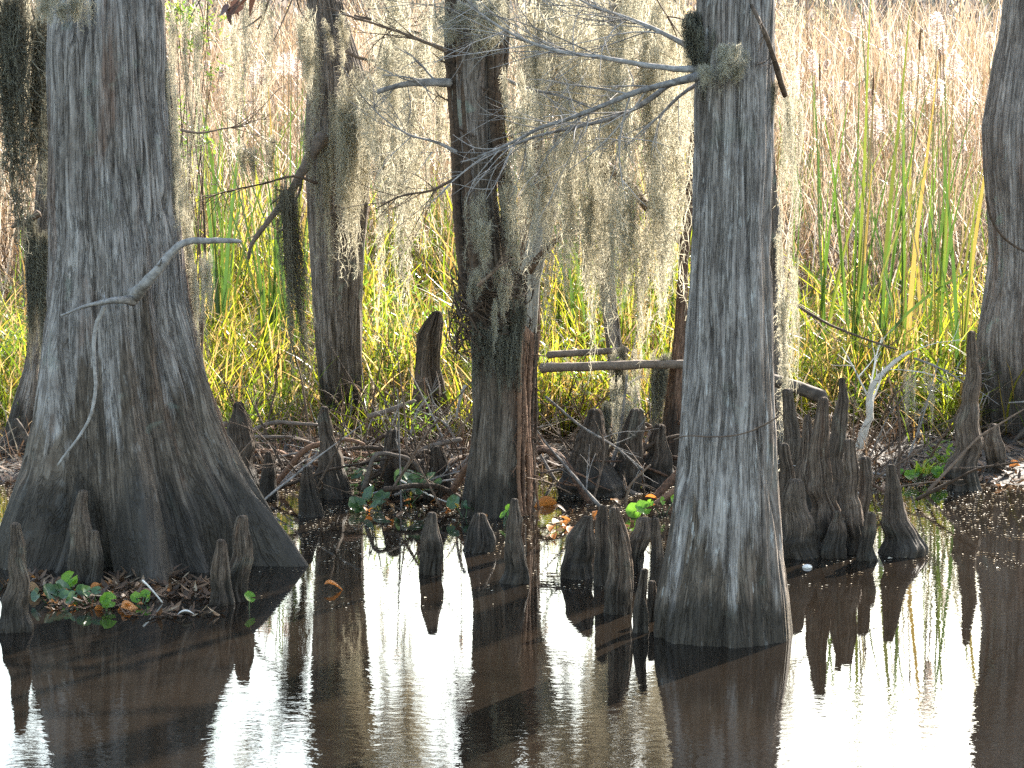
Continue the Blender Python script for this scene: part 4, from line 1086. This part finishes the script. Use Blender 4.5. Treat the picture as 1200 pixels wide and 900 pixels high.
def reed_plant(px, D, Hm, n, label, group, spread=1.0):
    x = (px - 600) / F * D
    e = empty('cattail_clump', (x, D, max(0.0, float(ground_z(x, D)))), label, 'cattail', group)
    for k in range(n):
        add_leaf(e, Hm * random.uniform(.55, 1.05))
    return e


for px, D, Hm, n, lab in [
 (1003, 16.2, 2.35, 9, 'tallest green cattail clump rising right beside the bleached branch'),
 (1030, 16.6, 2.2, 8, 'green cattail clump with stiff upright leaves behind the bleached branch'),
 (965, 16.8, 2.0, 7, 'green cattail clump nearest the big knee cluster'),
 (1062, 16.4, 1.9, 8, 'green cattail clump between the tallest clump and the very tall knee'),
 (1100, 16.3, 1.9, 9, 'dense green cattail clump behind the very tall knee'),
 (1128, 16.0, 1.7, 9, 'green cattail clump leaning against the mottled cypress'),
 (930, 17.0, 1.9, 7, 'green cattail clump just behind the silver cypress edge'),
 (1085, 17.2, 2.1, 8, 'yellowing cattail clump in front of the dry reeds'),
]:
    reed_plant(px, D, Hm, n, lab, 'green cattail clumps at the marsh edge')
e = [o for o in bpy.data.objects if o.name.startswith('cattail_clump')][0]
add_leaf(e, 2.0, 1.1, 0.2, 8); add_leaf(e, 1.7, 1.1, -0.3, 7)
for k in range(13):
    reed_plant(random.uniform(215, 350), random.uniform(16.6, 19), random.uniform(1.3, 1.9), 8, 'green cattail clump behind the space between massive and slim cypress', 'cattails behind the slim cypress')
for k in range(10):
    reed_plant(random.uniform(640, 805), random.uniform(16.4, 19), random.uniform(1.0, 1.7), 7, 'green cattail clump showing through the moss above the fallen logs', 'cattails behind the moss curtain')
for k in range(44):
    D = random.uniform(19.5, 30)
    cattail(random.uniform(915, 1172), D, random.uniform(2, 110) + (D < 24) * 30, 'dry cattail with a burst white fluffy head in the reed bed', 'fluffy cattails in the dry reed bed', 'fluff', 1)
for px, D, tp in [(1057, 19.5, 8), (1108, 20.5, 25), (1012, 19, 60), (968, 20, 45)]:
    cattail(px, D, tp, 'cattail with a slim unburst brown head among fluffy ones', 'brown headed cattails', 'brown', 2)
for px, D, tp in [(1122, 18.5, 12), (1085, 18.8, 5), (1103, 18.2, 70)]:
    cattail(px, D, tp, 'near cattail with a big ragged fluffy head against the pale reeds', 'big near cattails', 'fluff', 2)
for k in range(14):
    cattail(random.uniform(212, 350), random.uniform(19, 26), random.uniform(-10, 60), 'dry fluffy cattail behind the gap beside the massive cypress', 'cattails beyond the massive cypress', 'fluff', 1)
for k in range(10):
    cattail(random.uniform(430, 810), random.uniform(19, 26), random.uniform(-10, 70), 'dry fluffy cattail half hidden by the moss curtains', 'cattails behind the moss', 'fluff', 1)

# bright sedge clumps
def sedge(px, py, n, L, label, mat='sedge'):
    p = W(px, py, 0.05)
    g = Geo()
    b0 = np.tile(p, (n, 1)) + RNG.normal(0, .02, (n, 3)) * [1, 1, 0]
    ribbons(g, b0, RNG.uniform(.5, 1, n) * L, RNG.uniform(0, 6.28, n), RNG.uniform(.1, .6, n), RNG.uniform(.2, .7, n), RNG.uniform(.012, .022, n), 8, droop=RNG.uniform(.1, .5, n))
    return tag(link('sedge_clump', g.mesh('sedge_clump', M[mat], p), p), label, 'sedge', 'bright sedge clumps on the bank')


for px, py, n, L, lab in [(283, 515, 22, .42, 'bright yellow-green sedge behind the hunched knee'), (262, 500, 14, .35, 'small bright sedge beside the flared cypress base'),
                          (1060, 500, 26, .6, 'bright arching sedge behind the bleached branch'), (1110, 505, 22, .5, 'bright sedge at the foot of the mottled cypress'),
                          (1030, 490, 22, .6, 'bright sedge between the knee cluster and bleached branch'), (690, 480, 22, .5, 'bright sedge under the fallen logs'),
                          (660, 470, 18, .5, 'bright sedge beside the aerial roots'), (480, 430, 16, .5, 'bright sedge next to the rusty stump'),
                          (1085, 555, 12, .14, 'tiny sedge on the leafy mud in front of the very tall knee'), (970, 480, 18, .5, 'bright sedge behind the tall round-headed knee')]:
    sedge(px, py, n, L, lab)


# shrubs with small leaves
def shrub(px, py, D, rx, rz, n, label, group=None, mat='shrub', leaf=.035):
    c = P(px, py, D); gz = max(0.0, float(ground_z(c[0], D)))
    e = empty('shrub', (c[0], D, gz), label, 'shrub', group)
    g = Geo()
    tips = []
    for k in range(9):
        p = c + RNG.normal(0, 1, 3) * [rx * .6, rx * .4, rz * .6]
        tube(g, [(c[0] + random.gauss(0, .03), D, gz), (c[0] + random.gauss(0, .05), D, (gz + c[2]) / 2), p], .007, .002, sides=5, n=14)
        tips.append(p)
    link('stems', g.mesh('stems', M['twig_brown'], e.location), (0, 0, 0), e)
    tips = np.array(tips)
    b0 = tips[RNG.integers(0, 9, n)] + RNG.normal(0, 1, (n, 3)) * [rx * .35, rx * .3, rz * .35]
    g = Geo()
    ribbons(g, b0, RNG.uniform(.6, 1.3, n) * leaf, RNG.uniform(0, 6.28, n), RNG.uniform(.4, 1.3, n), RNG.uniform(0, .4, n), RNG.uniform(.35, .5, n) * leaf, 3, taper=.95)
    link('foliage', g.mesh('foliage', M[mat], e.location), (0, 0, 0), e)
    return e


shrub(222, 25, 15.3, .12, .14, 420, 'leafy green shrub top beside the upper massive cypress')
shrub(222, 175, 15.6, .1, .12, 260, 'bright leafy shrub against the sunny side of the massive cypress')
shrub(8, 420, 16.0, .2, .35, 520, 'sunny yellow-green shrub behind the dark leaning tree')
shrub(470, 400, 16.2, .3, .35, 600, 'leafy green shrub behind the slim cypress and rusty stump')
shrub(665, 450, 15.6, .25, .2, 400, 'low leafy shrub behind the aerial roots')
shrub(505, 490, 14.5, .12, .12, 60, 'sparse seedling with bright leaves before the rusty stump', leaf=.03)
shrub(1105, 540, 14.3, .1, .06, 70, 'small leafy weed on the mud beside the very tall knee', leaf=.05)
b0 = P(300, -25, 14.8)
e = empty('hanging_twig', b0, 'withered brown leaves hanging on a twig before the reeds', 'twig')
tw = [P(300, -25, 14.8), P(290, -8, 14.8), P(278, 2, 14.8), P(266, 12, 14.8)]
g = Geo(); tube(g, tw, .006, .003, sides=6); link('stem', g.mesh('stem', M['twig_brown'], b0), (0, 0, 0), e)
for k in range(11):
    p = tw[1] + (tw[3] - tw[1]) * random.random() + np.array([random.gauss(0, .05), random.gauss(0, .03), random.uniform(-.03, .02)]) - b0
    g = Geo()
    ribbons(g, np.zeros((1, 3)), np.array([random.uniform(.06, .12)]), np.array([random.uniform(0, 6.28)]), np.array([.3]), np.array([.3]), np.array([.045]), 6, taper=.95)
    lf = link('leaf', g.mesh('leaf', M['brownleaf']), p, e); lf.rotation_euler = (math.pi + random.gauss(0, .4), random.gauss(0, .4), 0)
shrub(460, 560, 14.0, .25, .1, 120, 'low dark leafy weed in the twig tangle', mat='pad_dark', leaf=.06)

# fine dry stems on the bank
b_ = scatter(5200, -.20, .14, 14.2, 16.2)
b_ = b_[perlin(b_[:, 0] * 2, b_[:, 1] * 2, 12.0) > -0.05]
blade_set('undergrowth', M['litter'], b_, .12, .55, .003, .008, .6, .5, droop=.5)
# leaf litter on the mud
n = 7000
b_ = scatter(n, -.24, .24, 14.0, 16.5)
b_ = b_[(b_[:, 1] > shore(b_[:, 0]) - .15)]
b_[:, 2] += .006
g = Geo(); K = len(b_)
ribbons(g, b_, RNG.uniform(.03, .08, K), RNG.uniform(0, 6.28, K), RNG.uniform(.9, 1.5, K), RNG.uniform(-.2, .4, K), RNG.uniform(.015, .035, K), 3, taper=.9)
tag(link('leaf_litter', g.mesh('leaf_litter', M['litter'])), kind='stuff')

# soggy bits that bind the leaf raft
n = 1500
px_ = RNG.uniform(-20, 290, n); py_ = RNG.uniform(672, 722, n) 
b_ = np.stack([W(a_, c_, .004) for a_, c_ in zip(px_, py_)])
b_ = b_[perlin(b_[:, 0] * 4, b_[:, 1] * 4, 2.2) + .25 - .004 * np.abs(px_ - 130) > 0]
g = Geo(); K = len(b_)
ribbons(g, b_, RNG.uniform(.015, .07, K), RNG.uniform(0, 6.28, K), RNG.uniform(.8, 1.5, K), RNG.uniform(-.3, .4, K), RNG.uniform(.006, .03, K), 3, taper=.9)
tag(link('leaf_litter', g.mesh('leaf_litter', M['litter'])), kind='stuff')
# floating specks
n = 26000
y = 10.8 + 3.8 * RNG.uniform(0, 1, n) ** .6
x = RNG.uniform(-.2, .2, n) * y
keep = (perlin(x * 1.4, y * 2.4, 4.0) + .35 * perlin(x * 5, y * 7, 4.0) + (y - 12.3) * .25 + .12) > RNG.uniform(-.1, .75, n)
x, y = x[keep], y[keep]; K = len(x)
s_ = RNG.uniform(.0025, .008, K) * np.where(RNG.uniform(0, 1, K) > .95, 1.7, 1); a = RNG.uniform(0, 6.28, K)
ca, sa = np.cos(a) * s_, np.sin(a) * s_
zz = np.full(K, .004)
k2 = RNG.uniform(.3, .8, K)
V = np.stack([np.stack([x + ca, y + sa, zz], 1), np.stack([x - sa * k2, y + ca * k2, zz + s_ * .3], 1), np.stack([x - ca, y - sa, zz], 1), np.stack([x + sa * k2, y - ca * k2, zz + .001], 1)], 1).reshape(-1, 3)
tag(link('floating_debris', mesh_np('floating_debris', V, np.arange(K * 4).reshape(-1, 4), None, M['specks'], False, np.repeat(RNG.uniform(0, 1, K), 4))), kind='stuff')

# single floating fallen leaves
def leaf_mesh(seed, L=.06, w=.032):
    rg = np.random.default_rng(seed)
    g = Geo(); n = 9
    t = np.linspace(0, 1, n); wd = w * .5 * np.sin(t ** .8 * math.pi) ** .8 + .0008
    zc = .012 * np.sin(t * 2.4 + rg.uniform(0, 2)) * rg.uniform(.4, 1.6)
    l = np.stack([t * L - L / 2, -wd, zc + wd * rg.uniform(.2, .9)], 1); c = np.stack([t * L - L / 2, 0 * t, zc], 1); r = np.stack([t * L - L / 2, wd, zc + wd * rg.uniform(.2, .9)], 1)
    V = np.stack([l, c, r], 1).reshape(-1, 3)
    q = []
    for i in range(n - 1):
        q += [[3 * i, 3 * i + 1, 3 * i + 4, 3 * i + 3], [3 * i + 1, 3 * i + 2, 3 * i + 5, 3 * i + 4]]
    g.add(V, q, None, rg.uniform(0, .2))
    return g.mesh('fallen_leaf', M['fallen'])


LM = [leaf_mesh(500 + i) for i in range(6)]


def fallen(px, py, label, group, s=1.0, tilt=0.0):
    p = W(px, py, .006)
    o = link('fallen_leaf', random.choice(LM), (p[0], p[1], max(.006, float(ground_z(p[0], p[1])) + .008)))
    o.scale = (s, s, s); o.rotation_euler = (random.gauss(tilt, .2), random.gauss(0, .15), random.uniform(0, 6.28))
    tag(o, label, 'leaf', group)


for k in range(30):
    fallen(random.gauss(105, 55) % 260, random.uniform(672, 716), 'brown or orange dead leaf in the raft by the paired knees', 'dead leaves in the raft', random.uniform(.45, 1.0), .5)
for k in range(22):
    fallen(random.uniform(400, 640), random.uniform(582, 612), 'fallen leaf floating along the shaded water edge', 'leaves along the shaded edge', random.uniform(.7, 1.3))
for k in range(20):
    fallen(random.uniform(640, 790), random.uniform(584, 640), 'fallen leaf floating between the roots and the silver cypress', 'leaves by the silver cypress', random.uniform(.7, 1.3))
for k in range(26):
    fallen(random.uniform(1010, 1195), random.uniform(548, 575), 'fallen leaf on the sunny mud near the very tall knee', 'leaves by the very tall knee', random.uniform(.7, 1.4), .3)
fallen(640, 592, 'large glowing orange leaf at the foot of the aerial roots', None, 2.0, .9)
fallen(38, 694, 'bright orange curled leaf beside the slim knobbly knee', None, 1.8, .7)
fallen(62, 695, 'bright orange curled leaf in the raft behind the green leaves', None, 1.6, .7)
fallen(153, 713, 'orange leaf at the front of the leaf raft', None, 1.6, .8)
fallen(391, 690, 'single reddish leaf floating alone in dark reflection', None, 1.3)
fallen(218, 722, 'pale leaf shape painted as a gleam in front of the low hooked knee', None, 1.1, 0)
bpy.data.objects[[o.name for o in bpy.data.objects if o.name.startswith('fallen_leaf')][-1]].rotation_euler = (.1, .05, .1)
ol_ = bpy.data.objects[[o.name for o in bpy.data.objects if o.name.startswith('fallen_leaf')][-1]]
ol_.data = ol_.data.copy(); ol_.data.materials[0] = M['bleached']  # added leaf, its pale colour stands in for a gleam on something wet
p = W(946, 663, .008)
th = np.linspace(0, 2 * math.pi, 17)[:-1]
g = Geo()
for i_, (rr, zz) in enumerate([(.017, -.006), (.021, .003), (.016, .010), (.008, .013)]):
    g.v.append(np.stack([p[0] + np.cos(th) * rr, p[1] + np.sin(th) * rr, np.full(16, zz)], 1)); g.a.append(np.full(16, .9)); g.n += 16
i = np.arange(3)[:, None] * 16; j = np.arange(16)[None]; j2 = (j + 1) % 16
g.q.append(np.stack([i + j, i + j2, i + 16 + j2, i + 16 + j], -1).reshape(-1, 4))
g.t.append(np.array([[48 + k, 48 + (k + 1) % 16, 64] for k in range(16)])); g.v.append(np.array([[p[0] + .003, p[1], .0135]])); g.a.append(np.array([.9])); g.n += 1
tag(link('floating_nut', g.mesh('floating_nut', M['bleached'], p), p), 'small pale round seed pod floating by the silver cypress base', 'seed pod')


# pennywort
def pad_mesh(mat, seed, R=.045):
    rg = np.random.default_rng(seed)
    n = 18; g = Geo()
    a = np.linspace(.25, 2 * math.pi - .25, n)
    r1 = R * (1 + .05 * np.sin(a * 6 + seed))
    V = [[0, 0, 0]]
    for rr, zz in ((.5, .004), (1.0, .013)):
        V += [[math.cos(x_) * r_ * rr, math.sin(x_) * r_ * rr, zz * (R / .045) + .003 * math.sin(x_ * 3 + seed)] for x_, r_ in zip(a, r1)]
    t = [[0, 1 + k, 2 + k] for k in range(n - 1)]
    q = [[1 + k, 1 + n + k, 2 + n + k, 2 + k] for k in range(n - 1)]
    g.add(V, q, t, rg.uniform(0, .9))
    return g.mesh('leaf', mat)


PADS = [pad_mesh(M['pad'], i) for i in range(3)]
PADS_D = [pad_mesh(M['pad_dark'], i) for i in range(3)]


def pennywort(px, py, n, label, group, dark=False, s=1.0, spread=.06, hgt=.05):
    p = W(px, py)
    gz = max(0.0, float(ground_z(p[0], p[1])))
    e = empty('water_plant', (p[0], p[1], gz), label, 'water plant', group)
    for k in range(n):
        q_ = np.array([random.gauss(0, spread), random.gauss(0, spread * .6), random.uniform(.4, 1.3) * hgt])
        g = Geo(); tube(g, [(0, 0, -.02), q_ * [.7, .7, .6], q_], .0025, .002, sides=5, n=8)
        lf = link('leaf', random.choice(PADS_D if dark else PADS), q_, e)
        lf.scale = (s * random.uniform(.6, 1.1),) * 3
        lf.rotation_euler = (random.uniform(.5, 1.35), random.gauss(0, .4), random.gauss(0, .7))
        link('stem', g.mesh('stem', M['pad_dark']), (0, 0, 0), e)
    return e


pennywort(125, 716, 3, 'bright green round-leaved plant at the front of the leaf raft', None, s=.75, hgt=.045, spread=.02)
pennywort(84, 694, 2, 'green round leaf standing by the tall pointed knee', None, s=.75, hgt=.05, spread=.015)
pennywort(165, 708, 3, 'small green plant between the raft and the paired knees', None, s=.5, hgt=.045, spread=.04)
pennywort(292, 714, 1, 'single bright green leaf at the foot of the taller paired knee', None, s=.7, hgt=.04, spread=.005)
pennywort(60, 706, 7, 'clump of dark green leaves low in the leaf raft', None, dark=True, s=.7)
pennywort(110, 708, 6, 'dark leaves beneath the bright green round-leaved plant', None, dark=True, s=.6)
pennywort(5, 690, 3, 'green leaves behind the slim knobbly knee', None, s=.5)
pennywort(746, 606, 2, 'bright green leaf behind the bent knee', None, s=.8, spread=.02)
pennywort(778, 602, 3, 'small bright leaves beside the silver cypress trunk', None, s=.5)
pennywort(590, 615, 3, 'green leaves at the foot of the root-collared cypress', None, s=.6)
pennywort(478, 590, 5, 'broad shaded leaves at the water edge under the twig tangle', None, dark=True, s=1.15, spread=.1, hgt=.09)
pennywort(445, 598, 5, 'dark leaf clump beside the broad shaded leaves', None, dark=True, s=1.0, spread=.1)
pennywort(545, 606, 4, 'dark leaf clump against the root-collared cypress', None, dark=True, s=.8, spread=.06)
pennywort(1085, 566, 7, 'sunlit leafy water plants at the bright mud edge', None, s=.6, spread=.1)
pennywort(1065, 562, 5, 'small leafy water plant beside the bleached branch foot', None, s=.5, spread=.08)

# far wood across the marsh, one soft mass
g = Geo()
n = 26000
x = RNG.uniform(-26, 26, n); y = RNG.uniform(75, 100, n)
hh = 7.5 + 2.5 * perlin(x * .25, y * .1, 3.3) * 1.5
z_ = RNG.uniform(0, 1, n) * hh
b_ = np.stack([x, y, z_], 1)
ribbons(g, b_, RNG.uniform(.4, 1.4, n), RNG.uniform(0, 6.28, n), RNG.uniform(.1, 1.0, n), RNG.uniform(0, .5, n), RNG.uniform(.06, .3, n), 3)
n = 160
x = RNG.uniform(-26, 26, n); y = RNG.uniform(75, 100, n)
ribbons(g, np.stack([x, y, 0 * x], 1), RNG.uniform(5, 8.5, n), RNG.uniform(0, 6.28, n), RNG.uniform(0, .08, n), RNG.uniform(0, .08, n), RNG.uniform(.15, .4, n), 6)
tag(link('far_woods', g.mesh('far_woods', M['far'])), kind='stuff')

# ------------------------------------------------------------------ light
SUN_EL, SUN_AZ = math.radians(31), math.radians(30)      # behind the trees, to the right of the view
sd = Vector((math.sin(SUN_AZ) * math.cos(SUN_EL), math.cos(SUN_AZ) * math.cos(SUN_EL), math.sin(SUN_EL)))
sun = bpy.data.lights.new('sun', 'SUN')
sun.energy = 5.0; sun.angle = math.radians(0.5); sun.color = (1.0, 0.93, 0.82)
so = bpy.data.objects.new('sun', sun); COL.objects.link(so)
so.rotation_euler = sd.to_track_quat('Z', 'Y').to_euler()
so.location = (4, 10, 12)
w = bpy.data.worlds.new('World'); scene.world = w; w.use_nodes = True
nt = w.node_tree; nt.nodes.clear()
sky = nt.nodes.new('ShaderNodeTexSky'); sky.sky_type = 'NISHITA'; sky.sun_disc = False
sky.sun_elevation = SUN_EL; sky.sun_rotation = SUN_AZ
sky.air_density = 1.5; sky.dust_density = 1.8; sky.ozone_density = 1.0
bg = nt.nodes.new('ShaderNodeBackground'); bg.inputs[1].default_value = 0.128
wo = nt.nodes.new('ShaderNodeOutputWorld')
nt.links.new(sky.outputs[0], bg.inputs[0]); nt.links.new(bg.outputs[0], wo.inputs[0])

# ------------------------------------------------------------------ camera and render settings
cam = bpy.data.cameras.new('camera')
cam.sensor_width = 36.0; cam.lens = 36.0 * F / 1200.0
cam.clip_start = 0.1; cam.clip_end = 3000
co = bpy.data.objects.new('camera', cam); COL.objects.link(co)
co.location = (0, 0, H); co.rotation_euler = (math.pi / 2 - PITCH, 0, 0)
scene.camera = co
scene.view_settings.view_transform = 'Standard'
scene.view_settings.look = 'None'
scene.view_settings.exposure = 2.4
scene.view_settings.gamma = 1.0
scene.view_settings.use_curve_mapping = False
scene.render.engine = 'CYCLES'
scene.cycles.max_bounces = 8
scene.cycles.diffuse_bounces = 4
scene.cycles.glossy_bounces = 3
scene.cycles.transmission_bounces = 6
scene.cycles.use_denoising = False
